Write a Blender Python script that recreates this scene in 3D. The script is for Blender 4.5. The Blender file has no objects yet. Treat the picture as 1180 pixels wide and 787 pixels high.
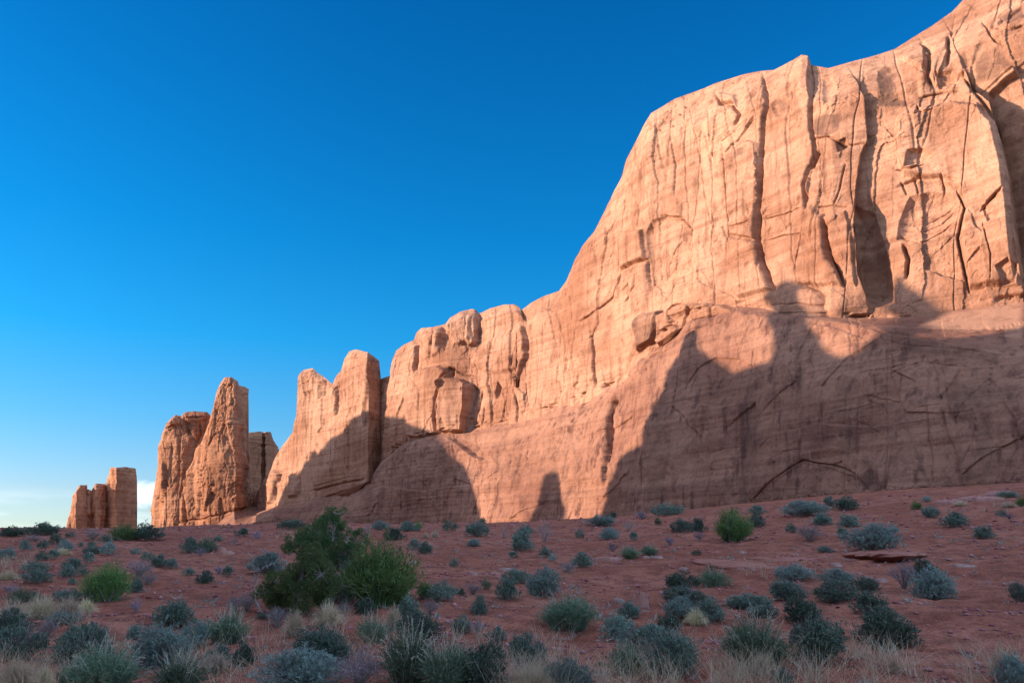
import bpy, math, random
import numpy as np
from mathutils import Vector

R_ = math.radians
random.seed(7)
rng = np.random.default_rng(11)
SC = bpy.context.scene
COL = SC.collection

# ---------------------------------------------------------------- camera
F = 926.0                      # focal length in pixels of the 1180 x 787 photograph
W, H = 1180.0, 787.0
TILT = math.atan((630.0 - H / 2) / F)
CAM = np.array([0.0, 0.0, 1.65])
cd = bpy.data.cameras.new('camera')
cd.sensor_width = 36.0
cd.lens = 36.0 * F / W
cd.clip_start = 0.1
cd.clip_end = 12000.0
cam = bpy.data.objects.new('camera', cd)
COL.objects.link(cam)
cam.location = CAM
cam.rotation_euler = (math.pi / 2 + TILT, 0, 0)
SC.camera = cam

# ---------------------------------------------------------------- sun and sky
SUN_EL = R_(15.0)
L_ANG = R_(3.0)                # heading of the sunlight in plan, from +X towards +Y
LH = np.array([math.cos(L_ANG), math.sin(L_ANG)])
TO_SUN = np.array([-LH[0] * math.cos(SUN_EL), -LH[1] * math.cos(SUN_EL), math.sin(SUN_EL)])
sd = bpy.data.lights.new('sun', 'SUN')
sd.energy = 3.0
sd.angle = R_(0.36)
sd.color = (1.0, 0.785, 0.58)
sun = bpy.data.objects.new('sun', sd)
COL.objects.link(sun)
sun.location = TO_SUN * 300
sun.rotation_euler = Vector(TO_SUN).to_track_quat('Z', 'Y').to_euler()

wd = bpy.data.worlds.new('World')
SC.world = wd
wd.use_nodes = True
wt = wd.node_tree
wt.nodes.clear()


def N(t, kind, **kw):
    n = t.nodes.new(kind)
    for k, v in kw.items():
        setattr(n, k, v)
    return n


def mathn(t, op, a, b=None, c=None, clamp=False):
    n = t.nodes.new('ShaderNodeMath')
    n.operation = op
    n.use_clamp = clamp
    for i, x in enumerate((a, b, c)):
        if x is None:
            continue
        if isinstance(x, (int, float)):
            n.inputs[i].default_value = x
        else:
            t.links.new(x, n.inputs[i])
    return n.outputs[0]


def mixc(t, fac, a, b, mode='MIX'):
    n = t.nodes.new('ShaderNodeMix')
    n.data_type = 'RGBA'
    n.blend_type = mode
    n.clamp_factor = True
    for i, x in ((0, fac), (6, a), (7, b)):
        if isinstance(x, (int, float)):
            n.inputs[i].default_value = x
        elif isinstance(x, tuple):
            n.inputs[i].default_value = x + (1.0,) if len(x) == 3 else x
        else:
            t.links.new(x, n.inputs[i])
    return n.outputs[2]


def ramp(t, fac, lo, hi):
    n = t.nodes.new('ShaderNodeMapRange')
    n.interpolation_type = 'SMOOTHSTEP'
    t.links.new(fac, n.inputs[0])
    n.inputs[1].default_value = lo
    n.inputs[2].default_value = hi
    return n.outputs[0]


def noise(t, vec, scale, detail=4.0, rough=0.55, dist=0.0):
    n = t.nodes.new('ShaderNodeTexNoise')
    n.inputs['Scale'].default_value = scale
    n.inputs['Detail'].default_value = detail
    n.inputs['Roughness'].default_value = rough
    n.inputs['Distortion'].default_value = dist
    if vec is not None:
        t.links.new(vec, n.inputs['Vector'])
    return n.outputs['Fac']


def mapping(t, vec, scale=(1, 1, 1), loc=(0, 0, 0)):
    n = t.nodes.new('ShaderNodeMapping')
    n.inputs['Scale'].default_value = scale
    n.inputs['Location'].default_value = loc
    t.links.new(vec, n.inputs['Vector'])
    return n.outputs[0]


def ray(u, v):
    """Unit-depth direction of a photograph pixel."""
    u = np.asarray(u, float)
    v = np.asarray(v, float)
    a = (u - W / 2) / F
    b = (H / 2 - v) / F
    st, ct = math.sin(TILT), math.cos(TILT)
    return np.stack([a, ct - b * st, st + b * ct], -1)


def at(u, v, R):
    d = ray(u, v)
    h = np.hypot(d[..., 0], d[..., 1])
    return CAM + d * (np.asarray(R, float) / h)[..., None]


def proj(P):
    q = P - CAM
    st, ct = math.sin(TILT), math.cos(TILT)
    dep = q[..., 1] * ct + q[..., 2] * st
    dep = np.where(dep < 1e-3, 1e-3, dep)
    up = -q[..., 1] * st + q[..., 2] * ct
    return W / 2 + F * q[..., 0] / dep, H / 2 - F * up / dep


# sky: physical sky, deepened where the air is clear and hazier low down
sky = N(wt, 'ShaderNodeTexSky', sky_type='NISHITA', sun_disc=False)
sky.sun_elevation = SUN_EL
sky.sun_rotation = math.atan2(TO_SUN[0], TO_SUN[1])
sky.altitude = 1300.0
sky.air_density = 1.0
sky.dust_density = 1.0
sky.ozone_density = 2.0
geo = N(wt, 'ShaderNodeNewGeometry')
sepd = N(wt, 'ShaderNodeSeparateXYZ')
tc = N(wt, 'ShaderNodeTexCoord')
wt.links.new(tc.outputs['Generated'], sepd.inputs[0])
dz = sepd.outputs[2]
SKYCOL = sky.outputs[0]
SKYSTART = len(wt.nodes)
dotn = N(wt, 'ShaderNodeVectorMath', operation='DOT_PRODUCT')
wt.links.new(tc.outputs['Generated'], dotn.inputs[0])
dotn.inputs[1].default_value = tuple(TO_SUN)
away = ramp(wt, dotn.outputs['Value'], 0.97, 0.66)              # 1 away from the sun, 0 in its glow
cr = N(wt, 'ShaderNodeValToRGB')
wt.links.new(dz, cr.inputs[0])
els = [(0.0, (0.27, 0.31, 0.38)), (0.06, (0.23, 0.275, 0.34)), (0.14, (0.12, 0.29, 0.38)), (0.24, (0.03, 0.31, 0.45)), (0.36, (0.010, 0.29, 0.46)), (0.62, (0.004, 0.235, 0.43)), (0.80, (0.9, 0.95, 1.0))]
while len(cr.color_ramp.elements) < len(els):
    cr.color_ramp.elements.new(0.5)
for e_, (p_, c_) in zip(cr.color_ramp.elements, els):
    e_.position = p_
    e_.color = c_ + (1.0,)
north = ramp(wt, sepd.outputs[1], -0.3, 0.2)
away = mathn(wt, 'MULTIPLY', away, north)
tint = mixc(wt, away, (1.0, 1.0, 1.0), cr.outputs[0])
SKYCOL = mixc(wt, 1.0, SKYCOL, tint, 'MULTIPLY')
# thin white cloud low on the left, and a veil along the horizon
clv = mapping(wt, tc.outputs['Generated'], (5.0, 5.0, 26.0))
cln = noise(wt, clv, 1.6, 5, 0.55)
veil = mathn(wt, 'MULTIPLY', ramp(wt, dz, 0.07, 0.03), ramp(wt, cln, 0.45, 0.72))
SKYCOL = mixc(wt, mathn(wt, 'MULTIPLY', veil, 0.5), SKYCOL, (2.2, 2.4, 2.6))
# bright veil added overhead, unseen above the picture, to lift light on the ground
fill_n = noise(wt, mapping(wt, tc.outputs['Generated'], (2.0, 5.0, 2.0)), 1.3, 6, 0.6, 0.6)
zenith_fill = mathn(wt, 'MULTIPLY', ramp(wt, dz, 0.66, 0.82), ramp(wt, fill_n, 0.32, 0.6))
SKYCOL = mixc(wt, mathn(wt, 'MULTIPLY', zenith_fill, 0.75), SKYCOL, (2.7, 2.45, 2.35))
cdir = ray(163, 568); cdir = cdir / np.linalg.norm(cdir)
cs = N(wt, 'ShaderNodeVectorMath', operation='SUBTRACT')
wt.links.new(tc.outputs['Generated'], cs.inputs[0])
cs.inputs[1].default_value = tuple(cdir)
cm = mapping(wt, cs.outputs[0], (30.0, 30.0, 60.0))
ln_ = N(wt, 'ShaderNodeVectorMath', operation='LENGTH')
wt.links.new(cm, ln_.inputs[0])
puff = noise(wt, mapping(wt, tc.outputs['Generated'], (60, 60, 130)), 1.0, 6, 0.6)
cl = ramp(wt, mathn(wt, 'ADD', ln_.outputs['Value'], mathn(wt, 'MULTIPLY', puff, -1.3)), 0.35, -0.2)
SKYCOL = mixc(wt, mathn(wt, 'MULTIPLY', cl, 0.6), SKYCOL, (2.6, 2.75, 3.0))
bg = N(wt, 'ShaderNodeBackground')
bg.inputs['Strength'].default_value = 0.15
wt.links.new(SKYCOL, bg.inputs['Color'])
wo = N(wt, 'ShaderNodeOutputWorld')
wt.links.new(bg.outputs[0], wo.inputs[0])

SC.view_settings.view_transform = 'Standard'
SC.view_settings.look = 'None'
SC.view_settings.gamma = 1.0
SC.view_settings.use_curve_mapping = False
SC.view_settings.exposure = 1.8
SC.render.engine = 'CYCLES'
SC.cycles.max_bounces = 5
SC.cycles.diffuse_bounces = 4
SC.cycles.use_denoising = True
import bmesh
# ---------------------------------------------------------------- numeric noise
_perm = rng.permutation(256)
_perm = np.concatenate([_perm, _perm, _perm]).astype(np.int64)
_grad = rng.normal(size=(256, 3))
_grad /= np.linalg.norm(_grad, axis=1)[:, None]
_val = rng.random((256, 3))


def perlin(x, y, z):
    xi, yi, zi = np.floor(x).astype(np.int64), np.floor(y).astype(np.int64), np.floor(z).astype(np.int64)
    xf, yf, zf = x - xi, y - yi, z - zi
    xi &= 255; yi &= 255; zi &= 255
    fade = lambda q: q * q * q * (q * (q * 6 - 15) + 10)
    u, v, w = fade(xf), fade(yf), fade(zf)
    out = 0
    for a in (0, 1):
        wu = u if a else 1 - u
        for b in (0, 1):
            wv = v if b else 1 - v
            for c in (0, 1):
                ww = w if c else 1 - w
                g = _grad[_perm[_perm[_perm[(xi + a) & 255] + yi + b & 255] + ((zi + c) & 255) & 255]]
                out = out + wu * wv * ww * (g[..., 0] * (xf - a) + g[..., 1] * (yf - b) + g[..., 2] * (zf - c))
    return out * 1.5


def fbm(x, y, z, oct=4, gain=0.5):
    s, a = 0, 1.0
    for i in range(oct):
        s = s + a * perlin(x + 17.3 * i, y - 9.1 * i, z + 5.7 * i)
        a *= gain
        x, y, z = x * 2.03, y * 2.03, z * 2.03
    return s


def facets(x, y, tilt=1.0, seed=0):
    """Spalled faces: every irregular cell gets its own set-back and its own tilt."""
    xi, yi = np.floor(x).astype(np.int64), np.floor(y).astype(np.int64)
    best = np.full(x.shape, 9e9)
    out = np.zeros(x.shape)
    for a in (-1, 0, 1):
        for b in (-1, 0, 1):
            cx, cy = xi + a, yi + b
            h = _perm[(_perm[(cx + seed) & 255] + cy) & 255]
            r = _val[h]
            h2 = _val[(h * 7 + 31) & 255]
            dx, dy = x - (cx + r[..., 0]), y - (cy + r[..., 1])
            d = dx * dx + dy * dy
            val = (r[..., 2] - 0.5) + tilt * ((h2[..., 0] - 0.5) * dx + (h2[..., 1] - 0.5) * dy)
            m = d < best
            best = np.where(m, d, best)
            out = np.where(m, val, out)
    return out


def sstep(x, a, b):
    t = np.clip((x - a) / (b - a), 0, 1)
    return t * t * (3 - 2 * t)


# ---------------------------------------------------------------- relief features, traced on the rock face
def seg_info(U, V, poly):
    """distance to a polyline and the side (+ = right hand of a line drawn downwards)"""
    best = np.full(U.shape, 9e9)
    side = np.zeros(U.shape)
    par = np.zeros(U.shape)
    n = len(poly) - 1
    for i in range(n):
        (x0, y0), (x1, y1) = poly[i], poly[i + 1]
        dx, dy = x1 - x0, y1 - y0
        l2 = dx * dx + dy * dy + 1e-9
        t = np.clip(((U - x0) * dx + (V - y0) * dy) / l2, 0, 1)
        ex, ey = U - (x0 + t * dx), V - (y0 + t * dy)
        d = ex * ex + ey * ey
        s = ex * dy - ey * dx
        m = d < best
        best = np.where(m, d, best)
        side = np.where(m, np.sign(s), side)
        par = np.where(m, (i + t) / n, par)
    return np.sqrt(best), side, par


def inside(U, V, poly):
    c = np.zeros(U.shape, bool)
    n = len(poly)
    for i in range(n):
        x0, y0 = poly[i]
        x1, y1 = poly[(i + 1) % n]
        if y0 == y1:
            continue
        k = ((y0 > V) != (y1 > V)) & (U < (x1 - x0) * (V - y0) / (y1 - y0) + x0)
        c ^= k
    return c


ESC = 0.55


def features(U, V, feats, P, stain=None):
    """metres outwards for every vertex; also fills the stain value (desert varnish patches)"""
    D = np.zeros(U.shape)
    jx = 1.6 * fbm(P[..., 0] / 5, P[..., 1] / 5, P[..., 2] / 5, 4, 0.6)
    jy = 1.6 * fbm(P[..., 0] / 5 + 40, P[..., 1] / 5, P[..., 2] / 5, 4, 0.6)
    UJ, VJ = U + 0.6 * jx, V + 0.6 * jy
    for f in feats:
        kind, poly = f[0], f[1]
        a = np.array(poly)
        pad = {'crack': 3 * f[2] + 3, 'edge': 2.6 * max(f[3], f[4]) if kind == 'edge' else 0}.get(kind, 3 + (f[3] if len(f) > 3 else 2))
        m = (U > a[:, 0].min() - pad) & (U < a[:, 0].max() + pad) & (V > a[:, 1].min() - pad) & (V < a[:, 1].max() + pad)
        if not m.any():
            continue
        u, v = UJ[m], VJ[m]
        if kind == 'crack':            # width px, depth m
            d, s, p = seg_info(u, v, poly)
            tap = np.minimum(1, 5 * np.minimum(p, 1 - p) + 0.35)
            D[m] -= 0.62 * f[3] * tap * np.exp(-(d / (0.72 * f[2])) ** 2)
        elif kind == 'edge':           # step m, fall-off left px, right px : left side proud, right side set back
            d, s, p = seg_info(u, v, poly)
            tap = ESC * np.minimum(1, 6 * np.minimum(p, 1 - p) + 0.1)
            lft = 0.5 * f[2] * np.exp(-d / f[3])
            rgt = -0.5 * f[2] * np.exp(-d / f[4])
            w = sstep(s * d, -0.8, 0.8)
            D[m] += tap * (lft * (1 - w) + rgt * w)
        elif kind == 'block':          # proud m, softness px, [tilt right m] : slab standing out of the face
            d, _, _ = seg_info(u, v, list(poly) + [poly[0]])
            sd_ = np.where(inside(u, v, poly), d, -d)
            q = sstep(sd_, -0.4, f[3])
            D[m] += 0.6 * f[2] * q
        elif kind == 'bowl':           # concave scallop: depth m, softness px
            d, _, _ = seg_info(u, v, list(poly) + [poly[0]])
            sd_ = np.where(inside(u, v, poly), d, -d)
            q = np.clip(sd_ / f[3], 0, 1)
            D[m] -= 0.65 * f[2] * (1 - (1 - q) ** 2)
        elif kind == 'stain' and stain is not None:
            d, _, _ = seg_info(u, v, list(poly) + [poly[0]])
            sd_ = np.where(inside(u, v, poly), d, -d)
            stain[m] = np.maximum(stain[m], f[2] * sstep(sd_, -1.0, f[3]))
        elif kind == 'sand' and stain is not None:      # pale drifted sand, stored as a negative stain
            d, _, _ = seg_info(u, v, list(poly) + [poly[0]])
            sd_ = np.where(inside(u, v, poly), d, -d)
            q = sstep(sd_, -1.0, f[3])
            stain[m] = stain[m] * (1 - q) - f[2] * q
    return D


# ---------------------------------------------------------------- mesh building
def mesh_from_grid(name, P, mat, stain=None, smooth=True, wrap=False):
    nr, nc = P.shape[:2]
    idx = np.arange(nr * nc).reshape(nr, nc)
    a, b, c, d = idx[:-1, :-1], idx[:-1, 1:], idx[1:, 1:], idx[1:, :-1]
    quads = np.stack([a, b, c, d], -1).reshape(-1, 4)
    if wrap:
        a, b, c, d = idx[:-1, -1], idx[:-1, 0], idx[1:, 0], idx[1:, -1]
        quads = np.concatenate([quads, np.stack([a, b, c, d], -1).reshape(-1, 4)])
    return mesh_from_quads(name, P.reshape(-1, 3), quads, mat, stain, smooth)


def mesh_from_quads(name, verts, quads, mat, stain=None, smooth=True):
    me = bpy.data.meshes.new(name)
    k = quads.shape[1]
    me.vertices.add(len(verts))
    me.vertices.foreach_set('co', np.ascontiguousarray(verts, np.float32).ravel())
    me.loops.add(quads.size)
    me.loops.foreach_set('vertex_index', np.ascontiguousarray(quads, np.int32).ravel())
    me.polygons.add(len(quads))
    me.polygons.foreach_set('loop_start', np.arange(0, quads.size, k, dtype=np.int32))
    me.polygons.foreach_set('loop_total', np.full(len(quads), k, np.int32))
    me.update(calc_edges=True)
    if smooth:
        me.polygons.foreach_set('use_smooth', np.ones(len(quads), bool))
    if stain is not None:
        at_ = me.attributes.new('varnish', 'FLOAT', 'POINT')
        at_.data.foreach_set('value', np.ascontiguousarray(stain, np.float32).ravel())
    if mat is not None:
        me.materials.append(mat)
    return me


def link(name, me, parent=None, loc=None):
    o = bpy.data.objects.new(name, me)
    COL.objects.link(o)
    if parent is not None:
        o.parent = parent
    if loc is not None:
        o.location = loc
    return o


def tag(o, label=None, cat=None, group=None, kind=None):
    if label: o['label'] = label
    if cat: o['category'] = cat
    if group: o['group'] = group
    if kind: o['kind'] = kind
    return o


def curve(pts):
    """(u, value) control points -> function of u"""
    p = np.array(sorted(pts), float)
    return lambda u: np.interp(u, p[:, 0], p[:, 1])


def smooth1(y, n):
    for _ in range(n):
        y = np.concatenate([y[:1], 0.25 * y[:-2] + 0.5 * y[1:-1] + 0.25 * y[2:], y[-1:]])
    return y


FACE = {}          # undisplaced faces, kept so that the shadow outline can be carried back to the opposite ridge


def loft(name, us, rows, counts, feats, mat, thick=14.0, rough=1.0, seed=0, soft=0, strat=1.0, facet=1.0,
         parent=None, back_drop=0.0, top_in=0.0, ledge=None, conch=0.0, foot=True):
    """rows: [(v(u), R(u)), ...] from the foot to the top. The front is lofted through them, carved along the
    rock's own plan normal, then closed over the top and down the back as a solid of the given thickness."""
    us = np.asarray(us, float)
    C = np.stack([at(us, rv(us), rr(us)) for rv, rr in rows])          # k, nc, 3
    seq = [C[0][None]]
    for i, n in enumerate(counts):
        t = (np.arange(1, n + 1) / n)[:, None, None]
        seq.append(C[i] * (1 - t) + C[i + 1] * t)
    B = np.concatenate(seq)                                           # nr, nc, 3
    for _ in range(soft):
        B[1:-1] = 0.25 * B[:-2] + 0.5 * B[1:-1] + 0.25 * B[2:]
    U, V = proj(B)
    FACE[name] = (U, V, B)
    # plan normal from a smoothed foot line
    tan = np.gradient(B, axis=1)[..., :2]
    k = max(2, len(us) // 60)
    for _ in range(k):
        tan[:, 1:-1] = 0.25 * tan[:, :-2] + 0.5 * tan[:, 1:-1] + 0.25 * tan[:, 2:]
    ln = np.linalg.norm(tan, axis=-1, keepdims=True) + 1e-9
    tan = tan / ln
    nrm = np.stack([tan[..., 1], -tan[..., 0]], -1)                   # towards the valley
    step = np.linalg.norm(np.diff(B[len(B) // 2, :, :2], axis=0), axis=1)
    s = np.concatenate([[0], np.cumsum(step)])[None, :] + 0 * U + seed * 37.0
    x, y, z = B[..., 0], B[..., 1], B[..., 2]
    w1 = fbm(s / 25, z / 25, 0 * z + seed, 3)
    D = 0.9 * rough * fbm(s / 20, z / 50, 0 * z + 3.1 + seed, 4)
    fs = s + 1.3 * w1 + 0.22 * fbm(s / 2, z / 2, 0 * z + 9, 3, 0.6)
    fz = z + 1.8 * fbm(s / 30, z / 30, 0 * z + 7, 3) + 0.22 * fbm(s / 2, z / 2, 0 * z + 19, 3, 0.6)
    D += facet * 0.95 * facets(fs / 8.0, fz / 26.0, 0.9, seed)
    patch = 0.35 + 0.9 * sstep(fbm(s / 14, z / 18, 0 * z + 44 + seed, 3), -0.1, 0.45)          # quiet panels and broken zones
    D += facet * patch * 0.40 * facets(fs / 3.0, fz / 7.0, 1.0, seed + 40)
    D += facet * patch * 0.17 * facets(fs / 1.2, fz / 1.6, 1.2, seed + 80)
    D += facet * patch * 0.07 * facets(fs / 0.55, fz / 0.5, 1.2, seed + 120)
    rid = 1 - np.abs(perlin((s + 1.6 * w1) / 7.0, z / 90, 0 * z + seed)) * 2
    D -= 0.32 * rough * sstep(rid, 0.93, 1.0)
    zb = z + 0.8 * fbm(s / 40, z / 60, 0 * z + 2, 3)
    D += strat * 0.16 * perlin(zb / 0.9, s / 60, 0 * z + 1) + strat * 0.30 * perlin(zb / 3.1, s / 90, 0 * z + 11)
    D += 0.13 * rough * fbm(x / 3.0, y / 3.0, z / 3.0, 4)
    if ledge is not None:            # thin broken courses just above the contact
        g_ = np.exp(-((ledge(U) - V - 2.5) / 3.2) ** 2)
        brk = sstep(fbm(s / 6, z / 6, 0 * z + 61, 3), -0.25, 0.35)
        D -= g_ * brk * (0.7 + 1.3 * perlin(s / 3.5, zb / 0.55, 0 * z + 5) + 0.6 * facets(s / 1.4, z / 0.6, 0.5, 9))
    if conch:                        # broad shell shaped spalls and leaning exfoliation joints of the slickrock
        q_ = s * 0.8 + z * 0.6
        D += conch * 1.0 * facets(q_ / 13.0 + 0.25 * w1, (z * 0.9 - s * 0.35) / 10.0 + 0.25 * w1, 1.0, 21)
        D += conch * 0.8 * fbm(q_ / 9.0, (z - 0.3 * s) / 6.0, 0 * z + 71, 4)
    stain = np.zeros(U.shape)
    D += features(U, V, feats, B, stain)
    # relief fades out at the ends and at the very top so that the outline stays where it is
    ntop = max(3, counts[-1] // 2)
    fade = np.ones(U.shape)
    fade[-ntop:] *= np.linspace(1, top_in, ntop)[:, None]
    P = B.copy()
    P[..., 0] += nrm[..., 0] * D * fade
    P[..., 1] += nrm[..., 1] * D * fade
    # back: straight away from the valley behind the front, tucked in a little, then down to below the foot
    rows_b = []
    top = P[-1]
    mid = top[:, :2].mean(0)
    away_ = mid / np.linalg.norm(mid)
    side_ = np.array([away_[1], -away_[0]])
    lat = top[:, :2] @ side_ / np.maximum(top[:, :2] @ away_, 1)        # keep each column behind its own front
    bulk = fbm(s[0] / 12, 0 * s[0] + seed, 0 * s[0], 3)

    def behind(r, q, zz):
        rr_ = np.hypot(r[:, 0], r[:, 1])
        k = (rr_ + q * (1 + 0.25 * bulk)) / rr_
        o_ = np.empty_like(r)
        o_[:, 0] = r[:, 0] * k
        o_[:, 1] = r[:, 1] * k
        c_ = o_[:, :2] @ side_
        m_ = c_.mean()
        shr = (c_ - m_) * (1 - 0.10 * min(1, q / thick)) + m_ - c_
        o_[:, 0] += side_[0] * shr
        o_[:, 1] += side_[1] * shr
        o_[:, 2] = zz
        return o_
    for q in (0.3, 0.65, 1.0):
        rows_b.append(behind(top, thick * q, top[:, 2] - back_drop * q * q - 0.4 * q))
    bz = B[0, :, 2].min() - (36.0 if foot else 6.0)
    last = rows_b[2]
    for q in np.linspace(0.12, 1, 9):
        rows_b.append(behind(last, 0.10 * q * (last[:, 2] - bz).mean(), last[:, 2] * (1 - q) + bz * q))
    rows_f = []
    if foot:                         # the rock goes on down, flaring a little, well below the soil
        for dn, ow in ((34.0, 7.0), (14.0, 3.0), (5.0, 1.0)):
            r = P[0].copy()
            r[:, 0] += nrm[0, :, 0] * ow
            r[:, 1] += nrm[0, :, 1] * ow
            r[:, 2] -= dn
            rows_f.append(r)
    G = np.concatenate(([np.stack(rows_f)] if rows_f else []) + [P, np.stack(rows_b)])
    st = np.concatenate([np.zeros((len(rows_f), len(us))), stain, np.zeros((len(rows_b), len(us)))])
    me = mesh_from_grid(name, G, mat, st)
    # end caps: join front and back columns at both ends
    # close both ends
    o = link(name, me, parent)
    bmx = bmesh.new()
    bmx.from_mesh(me)
    bmesh.ops.holes_fill(bmx, edges=[e for e in bmx.edges if e.is_boundary], sides=0)
    bmx.to_mesh(me)
    bmx.free()
    return o, G


# ---------------------------------------------------------------- sandstone
def rock_material(name, c_light, c_mid, c_dark, streak=0.7, bump=0.7, band=0.35, varn=(0.115, 0.058, 0.042)):
    m = bpy.data.materials.new(name)
    m.use_nodes = True
    t = m.node_tree
    t.nodes.clear()
    tcn = N(t, 'ShaderNodeTexCoord')
    g = tcn.outputs['Object']
    big = noise(t, g, 0.045, 5, 0.6)
    mid = noise(t, g, 0.35, 6, 0.65)
    fine = noise(t, g, 2.6, 5, 0.7)
    st = noise(t, mapping(t, g, (0.55, 0.55, 0.028)), 1.0, 5, 0.62, 0.4)
    st2 = noise(t, mapping(t, g, (1.9, 1.9, 0.05)), 1.0, 4, 0.6, 0.3)
    bd = noise(t, mapping(t, g, (0.012, 0.012, 0.75)), 1.0, 5, 0.65, 0.3)
    c = mixc(t, ramp(t, big, 0.35, 0.65), c_mid, c_light)
    c = mixc(t, mathn(t, 'MULTIPLY', ramp(t, mid, 0.48, 0.70), 0.6), c, c_dark)
    c = mixc(t, mathn(t, 'MULTIPLY', ramp(t, bd, 0.48, 0.66), band), c, c_dark)
    c = mixc(t, mathn(t, 'MULTIPLY', ramp(t, bd, 0.5, 0.3), band), c, c_light)
    c = mixc(t, mathn(t, 'MULTIPLY', ramp(t, st, 0.5, 0.72), streak), c, c_dark)
    c = mixc(t, mathn(t, 'MULTIPLY', ramp(t, st2, 0.55, 0.75), streak * 0.7), c, c_light)
    c = mixc(t, mathn(t, 'MULTIPLY', ramp(t, fine, 0.38, 0.7), 0.35), c, c_dark)
    vf_ = noise(t, g, 7.0, 4, 0.7)
    c = mixc(t, mathn(t, 'MULTIPLY', ramp(t, vf_, 0.5, 0.75), 0.25), c, c_light)
    av = N(t, 'ShaderNodeAttribute', attribute_name='varnish')
    vf = mathn(t, 'MULTIPLY', av.outputs['Fac'], mathn(t, 'ADD', 0.35, ramp(t, mid, 0.3, 0.6), clamp=True), clamp=True)
    c = mixc(t, vf, c, varn)
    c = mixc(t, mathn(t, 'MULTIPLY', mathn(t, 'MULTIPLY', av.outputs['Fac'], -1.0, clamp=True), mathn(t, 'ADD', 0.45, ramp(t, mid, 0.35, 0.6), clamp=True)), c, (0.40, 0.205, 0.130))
    bs = N(t, 'ShaderNodeBsdfPrincipled')
    bs.inputs['Roughness'].default_value = 0.92
    bs.inputs['Specular IOR Level'].default_value = 0.15
    t.links.new(c, bs.inputs['Base Color'])
    hgt = mathn(t, 'ADD', mathn(t, 'MULTIPLY', mid, 0.45), mathn(t, 'MULTIPLY', fine, 0.22))
    hgt = mathn(t, 'ADD', hgt, mathn(t, 'MULTIPLY', bd, 0.35))
    bp = N(t, 'ShaderNodeBump')
    bp.inputs['Strength'].default_value = bump
    bp.inputs['Distance'].default_value = 0.6
    t.links.new(hgt, bp.inputs['Height'])
    t.links.new(bp.outputs[0], bs.inputs['Normal'])
    o = N(t, 'ShaderNodeOutputMaterial')
    t.links.new(bs.outputs[0], o.inputs[0])
    return m


ROCK = rock_material('sandstone', (0.465, 0.246, 0.160), (0.275, 0.118, 0.067), (0.125, 0.049, 0.029))
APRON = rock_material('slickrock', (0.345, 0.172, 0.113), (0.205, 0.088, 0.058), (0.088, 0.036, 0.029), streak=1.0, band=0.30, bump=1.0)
BUTTE = rock_material('red_sandstone', (0.43, 0.205, 0.118), (0.30, 0.125, 0.067), (0.135, 0.050, 0.029), streak=0.4, band=0.45)

# ---------------------------------------------------------------- distances of the great fin from the camera (m), by azimuth
R_BASE = curve([(60, 620), (170, 420), (240, 375), (300, 335), (370, 298), (440, 262), (520, 225), (600, 197), (680, 176),
                (750, 160), (820, 148), (900, 136), (980, 127), (1050, 121), (1180, 113), (1300, 109), (1420, 108)])
BASE_V = curve([(60, 615), (200, 614), (300, 612), (400, 610), (560, 607), (700, 602), (850, 592), (960, 584), (1060, 580),
                (1180, 575), (1420, 560)])
LEDGE_V = curve([(290, 592), (320, 582), (345, 575), (400, 556), (430, 546), (440, 532), (470, 508), (510, 499), (540, 495), (600, 482),
                 (640, 470), (690, 450), (720, 438), (735, 410), (760, 392), (800, 362), (850, 353), (900, 358), (940, 362),
                 (990, 367), (1040, 366), (1070, 363), (1100, 356), (1180, 345), (1300, 338), (1420, 330)])
SHOUL_V = curve([(290, 596), (320, 586), (345, 580), (400, 574), (425, 552), (440, 536), (470, 512), (500, 505), (525, 520), (560, 520), (600, 510),
                 (640, 492), (690, 466), (720, 452), (735, 424), (760, 404), (800, 374), (850, 362), (900, 364), (940, 368), (965, 371),
                 (1000, 376), (1060, 384), (1100, 394), (1180, 412), (1300, 430), (1420, 440)])
BENCH = curve([(290, 30), (345, 20), (440, 4), (500, 5), (540, 12), (600, 11), (690, 7), (735, 4), (800, 5), (900, 6), (960, 6), (1000, 10), (1060, 13),
               (1100, 15), (1180, 19), (1420, 28)])
LEAN = curve([(290, 10), (400, 14), (440, 8), (500, 9), (600, 15), (700, 15), (800, 13), (900, 12), (1000, 12), (1180, 13), (1420, 14)])
R_SH = lambda u: R_BASE(u) + LEAN(u)
R_LEDGE = lambda u: R_SH(u) + BENCH(u)
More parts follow.
